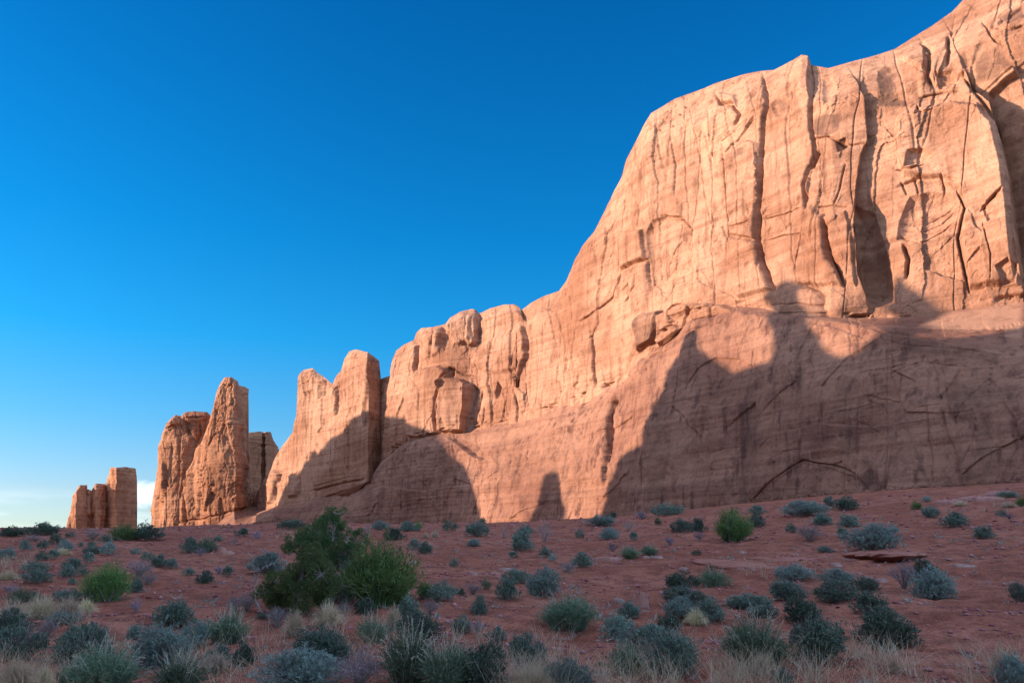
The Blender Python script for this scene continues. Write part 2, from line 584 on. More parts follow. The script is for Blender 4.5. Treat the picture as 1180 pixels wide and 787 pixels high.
# ================================================================ the great cliff (upper wall)
SKY_MAIN = [(596, 362), (600, 358), (611, 349.5), (625, 342), (644, 335), (653, 323), (662, 300), (671, 284), (685, 266), (697, 243),
            (707, 222), (716, 205), (722, 184), (735, 159), (743, 143), (750, 131), (777, 114), (807, 103.6), (828, 95), (858, 86), (879, 82),
            (892, 81), (909, 72), (924, 63), (931, 64.6), (934, 75), (955, 79), (977, 73), (1010, 64.6), (1032, 57), (1051, 44.5),
            (1074, 30.5), (1097, 14), (1110, 0), (1180, -50), (1300, -110), (1420, -150)]
skyM = curve(SKY_MAIN)
F_MAIN = [
    # main joints and the pillars between them
    ('edge', [(879, 84), (883, 116), (877, 163), (876, 222), (874, 277), (879, 303), (892, 332)], 1.6, 40, 14),
    ('crack', [(878, 160), (876, 222), (874, 277), (879, 303), (893, 334)], 1.7, 3.2),
    ('crack', [(880, 84), (883, 116), (877, 163)], 2.0, 1.6),
    ('edge', [(932, 67), (936, 91), (934, 137), (941, 178), (934, 209), (930, 242)], 1.6, 40, 18),
    ('crack', [(944, 176), (934, 196), (929, 215), (930, 240)], 2.6, 3.5),
    ('crack', [(932, 67), (936, 91), (934, 137), (941, 178)], 1.5, 2.0),
    ('edge', [(981, 86), (996, 116), (1000, 167), (992, 180), (985, 226), (983, 265), (988, 320), (1000, 352)], 3.6, 24, 20),
    ('edge', [(986, 228), (983, 265), (988, 320), (1002, 354)], 6.0, 16, 34),
    ('bowl', [(985, 232), (1006, 244), (1017, 275), (1026, 312), (1034, 352), (1003, 356), (989, 320)], 3.2, 18),
    ('crack', [(930, 239), (924, 294), (917, 311)], 1.3, 1.2),
    ('crack', [(951, 248), (957, 294), (974, 332)], 1.8, 2.6),
    ('edge', [(951, 248), (957, 294), (974, 332)], 2.0, 18, 12),
    ('block', [(950, 250), (975, 244), (980, 262), (984, 300), (986, 335), (974, 325), (960, 290)], 1.5, 4),
    ('block', [(918, 300), (928, 243), (938, 236), (951, 250), (958, 296), (974, 332), (920, 330)], 1.2, 5),
    # tall pillar in the middle of the face
    ('block', [(835, 171), (845, 163), (862, 161), (875, 165), (875, 222), (873, 277), (840, 270), (836, 215)], 1.5, 3),
    ('block', [(838, 271), (873, 277), (879, 303), (893, 334), (852, 345), (838, 330)], 1.5, 5),
    ('crack', [(832, 171), (836, 215), (839, 269), (842, 330)], 1.2, 1.1),
    ('crack', [(839, 262), (868, 256)], 0.9, 0.8), ('crack', [(879, 252), (905, 246), (924, 240)], 1.0, 1.0),
    ('crack', [(881, 277), (903, 272), (926, 269)], 1.0, 0.9),
    # hanging flake
    ('crack', [(824, 108), (830, 120), (845, 120), (852, 133), (846, 145)], 2.4, 2.4),
    ('block', [(826, 106), (850, 110), (852, 132), (845, 119), (830, 119)], 1.2, 3),
    ('crack', [(771, 154), (777, 190), (777, 226)], 1.2, 0.9), ('crack', [(815, 125), (818, 160)], 1.2, 0.7),
    ('crack', [(793, 120), (801, 160), (812, 230), (820, 260)], 1.0, 0.5), ('crack', [(722, 200), (735, 240), (733, 262)], 1.2, 0.8),
    # arched panel and the square block beside it
    ('bowl', [(744, 270), (750, 255), (765, 248), (784, 252), (795, 266), (799, 308), (782, 320), (752, 330), (748, 334)], 1.6, 4),
    ('crack', [(762, 248), (784, 251), (795, 264), (799, 306)], 1.4, 2.0),
    ('block', [(712, 277), (718, 266), (742, 264), (745, 298), (714, 311)], 2.2, 3),
    ('crack', [(714, 312), (729, 304), (745, 299), (748, 334)], 1.3, 1.4),
    ('block', [(715, 312), (746, 301), (748, 345), (738, 400), (722, 430), (714, 400)], 1.2, 5),
    ('crack', [(668, 371), (690, 356), (707, 339), (714, 311)], 1.2, 1.3),
    ('crack', [(682, 386), (684, 420), (686, 445)], 1.6, 2.0), ('crack', [(720, 350), (733, 330), (733, 312)], 1.0, 0.8),
    ('edge', [(600, 362), (605, 390), (606, 412), (601, 430), (597, 446), (600, 482)], 3.5, 16, 20),
    ('crack', [(600, 362), (605, 390), (606, 412), (601, 430), (597, 446), (600, 482)], 1.4, 2.0),
    ('crack', [(622, 352), (640, 360), (650, 400), (646, 440)], 1.0, 0.7), ('crack', [(655, 330), (662, 380), (660, 430)], 1.0, 0.5),
    ('block', [(735, 372), (742, 362), (765, 357), (758, 394), (737, 407)], 3.0, 3), ('stain', [(735, 372), (742, 362), (765, 357), (758, 394), (737, 407)], 0.55, 2),
    ('block', [(760, 362), (790, 350), (836, 350), (852, 356), (850, 372), (800, 382), (764, 402), (757, 394)], 3.2, 5),
    ('crack', [(768, 360), (776, 352), (786, 350)], 1.2, 1.2), ('crack', [(800, 352), (806, 380)], 1.0, 1.2),
    ('bowl', [(776, 366), (800, 358), (806, 372), (786, 382)], 1.2, 4),
    # right hand buttress
    ('edge', [(1114, 88), (1124, 112), (1142, 128), (1150, 150), (1162, 200), (1167, 239), (1174, 285), (1179, 334)], 13.0, 50, 40),
    ('crack', [(1112, 89), (1122, 112), (1140, 134), (1151, 152)], 3.0, 3.0),
    ('block', [(1098, 90), (1125, 72), (1172, 78), (1175, 88), (1158, 98), (1143, 109), (1141, 125), (1124, 110), (1110, 92)], 3.2, 5),
    ('block', [(1033, 138), (1060, 125), (1098, 122), (1128, 128), (1148, 152), (1160, 200), (1166, 239), (1176, 332), (1116, 336), (1104, 277), (1111, 243), (1103, 222), (1080, 212), (1040, 205), (1030, 170)], 2.6, 7),
    ('crack', [(1103, 222), (1112, 243), (1104, 277), (1110, 310), (1118, 338)], 1.5, 1.8),
    ('edge', [(1103, 222), (1112, 243), (1104, 277), (1110, 310), (1118, 338)], 1.6, 20, 14),
    ('bowl', [(1048, 226), (1070, 222), (1097, 223), (1110, 240), (1103, 256), (1091, 268), (1058, 281), (1033, 276), (1036, 250)], 2.4, 14),
    ('crack', [(1036, 272), (1060, 280), (1085, 268), (1102, 256)], 1.6, 1.0),
    ('crack', [(1040, 264), (1060, 266), (1085, 256), (1104, 240)], 1.0, 0.45), ('crack', [(1040, 256), (1062, 258), (1088, 246), (1106, 232)], 1.0, 0.4),
    ('crack', [(1041, 282), (1047, 298), (1043, 318)], 2.8, 2.8), ('crack', [(1036, 214), (1060, 206), (1085, 208), (1104, 212)], 2.4, 1.4),
    ('bowl', [(1044, 196), (1048, 176), (1062, 174), (1076, 182), (1066, 192)], 1.8, 4), ('crack', [(1034, 196), (1050, 198), (1070, 190)], 1.5, 1.5),
    ('crack', [(1054, 206), (1058, 224)], 1.4, 1.1), ('crack', [(1038, 210), (1044, 224)], 1.4, 1.1), ('crack', [(1086, 205), (1090, 222)], 1.4, 1.0),
    ('bowl', [(1133, 245), (1150, 232), (1158, 240), (1154, 262), (1140, 264)], 1.2, 4), ('crack', [(1132, 250), (1148, 236), (1158, 228)], 1.4, 1.4),
    ('crack', [(1134, 262), (1140, 288), (1144, 300), (1143, 326)], 1.0, 1.0), ('bowl', [(1148, 312), (1164, 304), (1174, 310), (1172, 330), (1156, 332)], 1.4, 4),
    # notches near the crest on the right
    ('crack', [(1062, 52), (1072, 62), (1071, 76), (1068, 88), (1074, 100)], 3.0, 3.0), ('crack', [(1093, 46), (1094, 60), (1091, 76)], 2.8, 2.6),
    ('block', [(1036, 70), (1050, 52), (1063, 52), (1068, 72), (1064, 84), (1056, 80)], 1.6, 4),
    ('bowl', [(1011, 84), (1024, 76), (1059, 81), (1063, 112), (1044, 124), (1013, 124)], 1.3, 16), ('stain', [(1011, 84), (1028, 78), (1032, 110), (1050, 120), (1044, 125), (1013, 125)], 0.8, 4),
    ('bowl', [(1057, 122), (1066, 135), (1055, 137)], 2.0, 3), ('crack', [(1043, 134), (1056, 137), (1082, 130), (1098, 122)], 1.3, 1.0),
    ('crack', [(1060, 114), (1085, 108), (1110, 110)], 1.6, 1.3), ('bowl', [(1075, 84), (1098, 82), (1104, 100), (1082, 104)], 1.6, 6),
    ('stain', [(1118, 62), (1150, 55), (1172, 78), (1143, 100), (1125, 96)], 0.5, 6), ('stain', [(1150, 20), (1178, 6), (1180, 20), (1160, 28)], 0.7, 3),
    ('crack', [(1133, 26), (1147, 48), (1157, 52)], 1.8, 1.4), ('crack', [(1110, 20), (1130, 12), (1150, 4)], 1.6, 0.8), ('crack', [(1145, 32), (1170, 34), (1180, 30)], 2.0, 1.0),
    ('crack', [(1152, 28), (1166, 18), (1182, 6)], 2.2, 1.2),
    # stained and scalloped tops of the pillars
    ('bowl', [(887, 122), (897, 110), (912, 116), (910, 132), (894, 136)], 1.0, 5), ('stain', [(890, 116), (905, 112), (910, 124), (896, 132)], 0.5, 4),
    ('stain', [(938, 138), (950, 132), (968, 132), (968, 150), (955, 158), (938, 156)], 0.75, 2), ('bowl', [(945, 90), (960, 88), (966, 110), (950, 122)], 0.9, 5),
    ('crack', [(938, 160), (955, 158), (972, 168), (998, 170)], 1.4, 1.3), ('bowl', [(962, 164), (975, 160), (980, 172), (966, 178)], 1.6, 4),
    ('crack', [(945, 240), (960, 238), (980, 242)], 1.2, 1.0), ('crack', [(975, 190), (968, 215), (962, 236)], 1.2, 1.0),
    ('bowl', [(848, 172), (858, 170), (858, 178), (848, 180)], 0.4, 3), ('stain', [(848, 172), (860, 170), (860, 180), (848, 182)], 0.5, 2),
    ('bowl', [(858, 228), (868, 236), (870, 256), (858, 250)], 0.6, 3),
]
for (hu, hv) in ((800, 108), (792, 114), (786, 112), (778, 119), (812, 108), (770, 128), (782, 131), (764, 138), (820, 101), (774, 145), (835, 98), (790, 124), (760, 150), (846, 96)):
    F_MAIN.append(('crack', [(hu - 1.2, hv), (hu + 1.2, hv)], 1.3, 1.4))
us = np.concatenate([np.linspace(598, 1184, 880), np.linspace(1188, 1300, 40)])
ledge_lo = lambda u: LEDGE_V(u) + 9
R_MFACE = lambda u: R_LEDGE(u) + np.interp(u, [598, 608, 700], [0.8, 0, 0])
near_top = lambda u: skyM(u) + np.clip(0.16 * (LEDGE_V(u) - skyM(u)), 3, 40) * np.interp(u, [600, 700, 760, 1000, 1100, 1300], [1, 1, 1, 1, 1.5, 2])
R_MTOP = lambda u: R_MFACE(u) + np.interp(u, [600, 700, 800, 1000, 1180, 1300], [9, 10, 14, 16, 26, 34])
rows = [(ledge_lo, R_MFACE), (LEDGE_V, R_MFACE), (near_top, lambda u: R_MFACE(u) + np.interp(u, [600, 700, 800, 1000, 1300], [4, 5, 6, 7, 9])), (skyM, R_MTOP)]
cliff = tag(link('sandstone_cliff', None, None, at(900, 600, R_BASE(900.0))), 'tall pale orange sandstone cliff with pillars and a domed foot filling the right half', 'cliff')
INV = -np.array(cliff.location)


def put(o, root):
    """parent keeping the world place"""
    o.parent = root
    o.location = (-root.location[0], -root.location[1], -root.location[2])
    return o


w_main, G = loft('upper_wall', us, rows, (10, 520, 90), F_MAIN, ROCK, thick=40, seed=1, facet=0.75, strat=0.8, top_in=0.25, ledge=LEDGE_V, foot=False)
put(w_main, cliff)

# ---------------------------------------------------------------- domed slickrock foot
F_APR = [
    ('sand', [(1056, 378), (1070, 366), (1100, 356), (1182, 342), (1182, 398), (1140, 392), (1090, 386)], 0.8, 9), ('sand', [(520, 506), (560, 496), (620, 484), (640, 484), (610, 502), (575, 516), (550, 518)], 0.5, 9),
    ('edge', [(516, 504), (532, 514), (546, 525), (560, 531), (576, 522), (606, 511), (640, 497), (690, 470)], 5.5, 14, 11),
    ('edge', [(704, 454), (735, 430), (760, 409), (800, 381), (850, 367)], 3.6, 12, 8), ('edge', [(560, 500), (600, 492), (640, 479), (680, 460)], 1.6, 8, 7),
    ('edge', [(985, 440), (1015, 429), (1050, 423), (1066, 419), (1110, 425), (1182, 417)], 2.4, 18, 10), ('edge', [(990, 376), (1030, 386), (1080, 393), (1140, 404), (1182, 414)], 2.0, 10, 8),
    ('edge', [(640, 560), (668, 545), (700, 535)], 1.2, 12, 10), ('edge', [(745, 470), (790, 462), (830, 470), (880, 455)], 0.9, 16, 12), ('edge', [(890, 500), (940, 488), (1000, 492), (1080, 480)], 1.0, 20, 14),
    ('edge', [(400, 575), (440, 560), (490, 566), (540, 558)], 1.2, 14, 10),
    ('crack', [(711, 460), (706, 468), (702, 482), (700, 500), (697, 532)], 3.2, 3.4), ('edge', [(700, 478), (697, 530), (696, 560)], 2.5, 8, 18),
    ('block', [(862, 582), (870, 572), (888, 556), (902, 545), (921, 531), (935, 532), (951, 536), (968, 542), (985, 547), (996, 560), (1006, 572), (1015, 590), (850, 605)], -0.5, 3),
    ('crack', [(862, 580), (870, 572), (888, 555), (890, 553), (904, 541), (921, 530), (934, 532), (951, 535), (970, 538), (985, 546), (1006, 571)], 1.0, 1.0),
    ('crack', [(930, 412), (938, 426), (936, 440), (930, 452)], 1.20, 0.39), ('crack', [(903, 416), (905, 430), (912, 445)], 0.96, 0.27),
    ('crack', [(1030, 432), (1050, 424), (1064, 420), (1100, 422)], 1.12, 0.43), ('crack', [(976, 432), (1000, 428), (1024, 424), (1045, 420)], 0.96, 0.31),
    ('edge', [(1112, 420), (1100, 442), (1084, 458), (1100, 490), (1106, 520)], 0.9, 20, 20), ('crack', [(1060, 420), (1066, 409), (1071, 420)], 0.80, 0.31),
    ('crack', [(1060, 470), (1090, 466)], 0.96, 0.31), ('crack', [(960, 476), (985, 470), (1005, 466)], 0.96, 0.31), ('crack', [(990, 486), (1012, 500)], 0.96, 0.27),
    ('edge', [(1055, 455), (1058, 440), (1030, 425)], 0.7, 12, 12), ('crack', [(818, 522), (835, 517)], 0.88, 0.35), ('crack', [(900, 520), (918, 518)], 0.88, 0.35),
    ('crack', [(870, 518), (886, 505), (890, 492)], 0.96, 0.23), ('crack', [(965, 470), (1010, 455), (1015, 440)], 0.88, 0.16),
    ('bowl', [(700, 560), (712, 540), (716, 580), (706, 600)], 0.8, 5), ('crack', [(660, 572), (670, 535), (668, 520)], 1.60, 0.39), ('crack', [(586, 548), (592, 535), (591, 522)], 1.76, 0.55),
    ('crack', [(555, 521), (545, 512), (533, 506)], 1.60, 0.39), ('crack', [(440, 534), (436, 552), (442, 560)], 1.28, 0.31), ('crack', [(505, 530), (512, 512)], 1.28, 0.31),
    ('crack', [(717, 470), (760, 464), (790, 450)], 0.96, 0.23), ('crack', [(690, 462), (712, 466), (735, 470)], 1.04, 0.23),
    ('edge', [(925, 372), (960, 378), (1000, 392)], 1.0, 8, 10), ('crack', [(1000, 384), (1040, 398), (1100, 402), (1145, 408)], 1.12, 0.23),
    ('crack', [(985, 508), (1000, 540), (1004, 560)], 0.96, 0.20), ('crack', [(1128, 470), (1140, 510), (1136, 545)], 1.12, 0.23), ('crack', [(1110, 520), (1150, 515), (1182, 505)], 0.96, 0.23),
    ('crack', [(1010, 560), (1060, 566), (1120, 560), (1180, 552)], 1.04, 0.27), ('crack', [(1000, 580), (1050, 576), (1090, 580)], 0.96, 0.23),
    ('crack', [(795, 480), (812, 520), (815, 560)], 1.20, 0.20), ('crack', [(860, 480), (862, 520), (858, 575)], 1.20, 0.20),
    ('stain', [(1030, 392), (1060, 388), (1110, 398), (1150, 408), (1148, 420), (1090, 412), (1040, 406)], 0.45, 5), ('stain', [(745, 520), (752, 470), (768, 440), (775, 520), (760, 600), (740, 600)], 0.35, 8),
    ('stain', [(852, 480), (858, 440), (872, 440), (870, 520), (860, 590), (848, 590)], 0.45, 7), ('stain', [(915, 390), (930, 388), (925, 470), (912, 470)], 0.35, 7),
    ('stain', [(1085, 458), (1104, 440), (1180, 436), (1180, 470), (1110, 478)], 0.4, 8), ('stain', [(960, 440), (985, 430), (990, 520), (965, 530)], 0.3, 9),
    ('stain', [(985, 545), (1010, 540), (1020, 575), (1000, 578)], 0.4, 6), ('stain', [(800, 400), (812, 398), (806, 470), (796, 480)], 0.3, 6), ('stain', [(1120, 480), (1142, 478), (1145, 550), (1125, 552)], 0.35, 8),
]
us = np.concatenate([np.linspace(296, 1184, 1000), np.linspace(1190, 1420, 46)])
lowb = lambda u: BASE_V(u) + 10
# the shoulder of the foot bulges out at mid height, then runs back as a bench under the upper wall
rows = [(lowb, lambda u: R_BASE(u) - 1), (BASE_V, R_BASE), (lambda u: 0.45 * BASE_V(u) + 0.55 * SHOUL_V(u), lambda u: R_BASE(u) + 0.36 * LEAN(u)),
        (SHOUL_V, R_SH), (lambda u: LEDGE_V(u) - 0.5, lambda u: R_LEDGE(u) + 0.8)]
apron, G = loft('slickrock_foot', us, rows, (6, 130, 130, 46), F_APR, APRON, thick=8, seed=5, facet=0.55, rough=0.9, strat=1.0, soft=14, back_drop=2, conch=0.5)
put(apron, cliff)

# rounded rock dome sitting on the ledge
us = np.linspace(872, 976, 150)
domev = curve([(872, 372), (873, 352), (877, 341), (884, 332), (893, 326), (904, 322), (918, 320), (934, 320.5), (948, 323), (960, 327), (967, 333), (971, 342), (973, 356), (976, 374)])
R_DM = lambda u: R_SH(u) + 3 + 7 * ((u - 922) / 52.0) ** 2
rows = [(lambda u: np.full_like(np.asarray(u, float), 378.0), lambda u: R_DM(u) - 1), (lambda u: 378 + (domev(u) - 378) * 0.72, lambda u: R_DM(u) + 1.0), (domev, lambda u: R_DM(u) + 5)]
o, G = loft('rock_dome', us, rows, (60, 36), [('crack', [(930, 330), (952, 336), (970, 345)], 1.2, 0.8), ('crack', [(876, 352), (920, 350), (960, 352)], 1.0, 0.6), ('crack', [(885, 362), (930, 360), (970, 362)], 1.0, 0.6)],
            ROCK, thick=8, seed=31, facet=0.3, rough=0.5, strat=1.4, soft=10, top_in=0.5, foot=False)
put(o, cliff)

# ================================================================ middle fin (joins the cliff on its right)
SKY_MID = [(434, 470), (436, 441), (440, 436), (450, 432.6), (452.5, 414), (456.6, 403.6), (464, 397.6), (476, 392), (479.5, 383), (485.5, 378), (498, 377), (510, 374.7),
           (514, 373), (519, 366), (531, 359), (543.5, 356), (548, 357), (551, 361), (555, 360), (565, 355), (580, 351), (592, 350.5), (598, 354), (601, 359), (612, 366)]
skyF = curve(SKY_MID)
F_MID = [
    ('edge', [(452, 416), (451, 440), (447, 482), (440, 530)], -3.0, 10, 10),
    ('edge', [(477, 390), (478, 410), (475, 430)], 3.4, 12, 10), ('crack', [(477, 390), (478, 410), (475, 430)], 1.3, 1.8),
    ('edge', [(500, 377), (496, 398), (494, 416)], 1.6, 8, 8),
    ('bowl', [(510, 376), (520, 384), (518, 394), (513, 404), (504, 398)], 2.6, 4), ('block', [(500, 378), (510, 376), (507, 398), (512, 406), (496, 414)], 1.4, 4),
    ('edge', [(548, 358), (550, 380), (549, 393), (542, 400)], 4.0, 20, 14), ('crack', [(548, 358), (550, 380), (549, 394)], 1.4, 2.4),
    ('block', [(514, 374), (531, 360), (546, 357), (548, 392), (540, 398), (522, 400)], 1.6, 5),
    ('bowl', [(532, 394), (540, 392), (540, 399), (533, 399)], 1.4, 2),
    ('block', [(471, 434), (485, 424), (507, 421), (518, 427), (520, 434), (512, 452), (506, 500), (473, 506), (468, 470)], 3.2, 3),
    ('block', [(510, 440), (519, 435), (534, 437), (544, 444), (542, 465), (536, 498), (506, 499)], 4.6, 3),
    ('crack', [(519, 427), (510, 442), (505, 468), (504, 499)], 1.5, 2.8), ('edge', [(544, 442), (542, 465), (536, 498)], 4.5, 12, 14),
    ('crack', [(516, 425), (523, 426), (522, 434)], 2.6, 3.4), ('crack', [(555, 451), (552, 470), (546, 490)], 1.6, 1.6), ('crack', [(560, 470), (556, 490)], 1.2, 1.0),
    ('bowl', [(568, 452), (572, 438), (577, 446), (575, 456), (569, 460)], 2.2, 3), ('crack', [(577, 450), (583, 462), (580, 480)], 1.2, 1.0),
    ('crack', [(527, 428), (536, 432), (550, 436)], 1.6, 1.3),
    ('block', [(552, 394), (575, 384), (600, 372), (604, 400), (598, 425), (585, 430), (560, 432), (542, 420)], 1.5, 6),
    ('bowl', [(490, 465), (500, 462), (500, 495), (486, 495)], 0.5, 4), ('crack', [(592, 405), (588, 425), (588, 445)], 1.2, 1.0),
    ('crack', [(593, 450), (598, 470), (597, 488)], 1.6, 1.6), ('bowl', [(515, 480), (521, 488), (521, 496), (512, 497)], 0.8, 3),
    ('crack', [(445, 440), (447, 470), (440, 500)], 1.6, 1.4), ('crack', [(456, 430), (470, 434), (486, 420)], 1.0, 0.6),
]
us = np.linspace(433, 612, 340)
R_FF = lambda u: R_LEDGE(u) + np.interp(u, [433, 440, 449, 453, 470, 600, 612], [7, 5.5, 4, 0, 0, 0, 1.5])
rows = [(lambda u: LEDGE_V(u) + 8, R_FF), (LEDGE_V, R_FF), (lambda u: skyF(u) + 9, lambda u: R_FF(u) + 4), (skyF, lambda u: R_FF(u) + 9)]
w_mid, G = loft('stepped_wall', us, rows, (8, 210, 36), F_MID, ROCK, thick=26, seed=2, facet=0.8, rough=0.9, strat=0.8, top_in=0.3, ledge=LEDGE_V, foot=False)
put(w_mid, cliff)

# ================================================================ twin headed fin
SKY_TWIN = [(286, 590), (290, 583), (295.6, 569), (302, 555), (311, 543), (316, 530), (318, 526), (323, 517), (329, 509), (337.5, 497.7), (343, 477), (344, 457), (344.6, 432), (350, 426), (360, 424),
            (365.5, 429), (374, 435), (383, 443), (385, 437.5), (389, 430.5), (395, 425), (396, 415), (402, 405), (410, 402.6), (424, 406),
            (431, 411), (437, 415.7), (438.5, 437), (441, 446), (443, 500)]
skyT = curve(SKY_TWIN)
F_TWIN = [
    ('edge', [(385, 440), (387, 460), (386, 480)], 2.0, 8, 10), ('crack', [(385, 440), (387, 460), (386, 478)], 1.5, 1.6),
    ('bowl', [(366, 440), (374, 437), (380, 446), (374, 456), (366, 462)], 2.2, 5), ('bowl', [(354, 452), (362, 448), (368, 466), (366, 474), (356, 464)], 1.0, 5),
    ('block', [(345, 432), (351, 426), (361, 425), (366, 430), (362, 448), (350, 456)], 1.4, 4), ('crack', [(345, 446), (356, 440), (364, 430)], 1.1, 0.8),
    ('edge', [(424, 410), (424, 440), (420, 470), (419, 500)], 2.0, 14, 12), ('crack', [(410, 405), (413, 420), (419, 432), (416, 450)], 1.2, 1.0), ('crack', [(419, 432), (424, 440), (423, 490)], 1.2, 0.9),
    ('edge', [(343, 480), (344, 520), (342, 560)], 0.8, 10, 10), ('crack', [(358, 480), (360, 520)], 1.2, 0.5), ('crack', [(372, 476), (373, 520)], 1.2, 0.5), ('crack', [(386, 492), (386, 530)], 1.1, 0.5),
    ('block', [(336, 546), (343, 543), (346, 560), (344, 572), (334, 574)], 2.8, 3), ('crack', [(346, 543), (346, 572)], 1.4, 2.0),
    ('block', [(312, 542), (318, 538), (325, 546), (320, 566), (316, 580), (308, 582)], 2.5, 4), ('crack', [(316, 540), (324, 546), (323, 556)], 1.6, 2.0), ('crack', [(319, 560), (318, 578)], 1.2, 1.2),
    ('crack', [(358, 566), (390, 558), (418, 552)], 1.3, 1.6), ('crack', [(360, 561), (390, 553), (416, 547)], 1.0, 0.6), ('crack', [(396, 416), (412, 412), (436, 418)], 1.0, 0.5),
    ('crack', [(410, 485), (408, 540)], 1.2, 0.5),
]
us = np.concatenate([np.linspace(286, 424, 260), np.linspace(424.4, 443, 70)])
R_TF = lambda u: R_LEDGE(u) - 10 + np.interp(u, [286, 300, 345, 385, 424, 428, 438, 443], [12, 2, 0, 1, 0, 4, 17, 22])
rows = [(lambda u: LEDGE_V(u) + 7, R_TF), (LEDGE_V, R_TF), (lambda u: skyT(u) + 7, lambda u: R_TF(u) + 2.5), (skyT, lambda u: R_TF(u) + 6)]
twin, G = loft('sandstone_fin', us, rows, (8, 210, 34), F_TWIN, ROCK, thick=16, seed=3, facet=0.7, rough=0.8, strat=0.9, top_in=0.3, foot=False)
FACE_TWIN = FACE['sandstone_fin']
tag(twin, 'sandstone fin with two knobbly heads standing left of the stepped wall', 'rock fin')

# ================================================================ left butte with the tower, and the purple butte behind
SKY_TOW = [(226, 520), (232, 508), (238, 494), (243.7, 474.6), (246, 468), (249, 453), (254, 441.6), (259, 435), (268, 434.7), (273, 439), (274, 444), (282, 445.4), (286, 448), (286.6, 466), (287.2, 504),
           (289, 526.7), (292, 547), (295, 572), (297, 590)]
skyW = curve(SKY_TOW)
F_TOW = [
    ('edge', [(272, 442), (272, 470), (276, 500), (280, 530), (288, 570)], 6.0, 12, 12), ('crack', [(273, 442), (273, 485)], 1.3, 1.5),
    ('block', [(262, 488), (272, 483), (278, 490), (279, 500), (272, 520), (266, 510)], 2.0, 3), ('bowl', [(272, 494), (278, 496), (277, 514), (271, 516)], 2.4, 3),
    ('block', [(274, 522), (282, 519), (285, 528), (284, 545), (279, 540), (275, 530)], 2.6, 3), ('block', [(264, 574), (272, 567), (282, 570), (284, 586), (268, 588)], 2.6, 4),
    ('crack', [(238, 500), (240, 520), (236, 545), (230, 575)], 1.8, 1.4), ('crack', [(250, 470), (247, 500), (240, 520)], 1.6, 1.2), ('crack', [(258, 450), (262, 480), (254, 520)], 1.4, 0.9),
    ('block', [(211, 580), (216, 574), (217, 602), (209, 604)], -1.6, 3), ('crack', [(214, 574), (214, 602)], 2.4, 2.0), ('crack', [(199, 564), (193, 580), (190, 590)], 2.6, 1.8),
    ('edge', [(232, 560), (228, 585), (226, 600)], 2.0, 10, 8), ('crack', [(245, 560), (243, 580)], 1.2, 1.0), ('crack', [(253, 440), (262, 446), (272, 446)], 1.1, 0.8),
    ('crack', [(244, 492), (252, 486), (264, 486)], 1.2, 1.0), ('bowl', [(254, 444), (262, 440), (266, 446), (258, 452)], 0.8, 3), ('crack', [(190, 604), (230, 598), (262, 590), (286, 584)], 1.3, 1.4),
    ('crack', [(280, 448), (281, 480)], 1.2, 1.0),
]
SKY_LEFT = [(173.5, 606), (175.5, 575), (180, 539), (183, 516.5), (185.5, 503), (190, 492), (196.7, 483.5), (203, 478), (209.4, 479.7), (213, 475), (223, 474), (239, 475), (243, 480), (250, 486), (260, 490)]
skyL = curve(SKY_LEFT)
F_LEFT = [
    ('block', [(189, 490), (197, 484), (204, 479), (210, 481), (207, 490), (194, 496)], 3.0, 3), ('crack', [(188, 494), (198, 492), (208, 488)], 1.2, 1.8), ('crack', [(211, 482), (226, 481), (240, 481)], 1.0, 1.6),
    ('crack', [(213, 486), (217, 494), (218, 502)], 2.2, 3.0), ('crack', [(230, 488), (232, 500), (226, 510)], 2.2, 3.0), ('block', [(211, 477), (224, 475), (240, 476), (238, 486), (216, 488)], 2.0, 3),
    ('crack', [(198, 510), (195, 540), (196, 560)], 1.6, 1.2), ('crack', [(208, 500), (206, 540), (202, 570)], 1.6, 1.0), ('crack', [(186, 520), (184, 560), (186, 590)], 1.5, 1.0),
    ('edge', [(220, 500), (212, 540), (204, 580)], 2.0, 12, 8), ('crack', [(216, 510), (212, 540), (208, 560)], 1.3, 0.9),
]
butte = tag(link('sandstone_butte', None, None, at(230, 606, 380.0)), 'broad reddish butte with one tall blunt tower on its right, left of the fins', 'butte')
us = np.linspace(173.5, 262, 200)
R_LF = lambda u: np.interp(u, [173.5, 176, 186, 210, 240, 262], [422, 412, 398, 392, 390, 392])
rows = [(lambda u: np.full_like(np.asarray(u, float), 614.0), lambda u: R_LF(u) - 4), (lambda u: skyL(u) + 6, lambda u: R_LF(u) + 6), (skyL, lambda u: R_LF(u) + 10)]
o, G = loft('shoulder_block', us, rows, (220, 30), F_LEFT, BUTTE, thick=24, seed=6, facet=1.9, rough=2.0, strat=0.9, top_in=0.4)
put(o, butte)
us = np.concatenate([np.linspace(190, 270, 170), np.linspace(270.5, 297, 90)])
skyW2 = curve([(190, 611), (203, 607), (206, 592), (209, 583), (211, 566), (216, 556), (218, 540), (223, 530), (226, 516), (233, 507), (237, 496), (240, 488), (243.5, 476)] + SKY_TOW[4:])
R_TW = lambda u: np.interp(u, [190, 200, 225, 232, 240, 256, 272, 280, 290, 297], [394, 392, 387, 379, 375, 371, 367, 377, 386, 392])
rows = [(lambda u: np.full_like(np.asarray(u, float), 614.0), lambda u: R_TW(u) - 5), (lambda u: np.minimum(skyW2(u) + 5, 612), lambda u: R_TW(u) + 3), (skyW2, lambda u: R_TW(u) + 6)]
o, G = loft('tower', us, rows, (240, 26), F_TOW, BUTTE, thick=14, seed=8, facet=1.9, rough=2.0, strat=0.7, top_in=0.4)
put(o, butte)
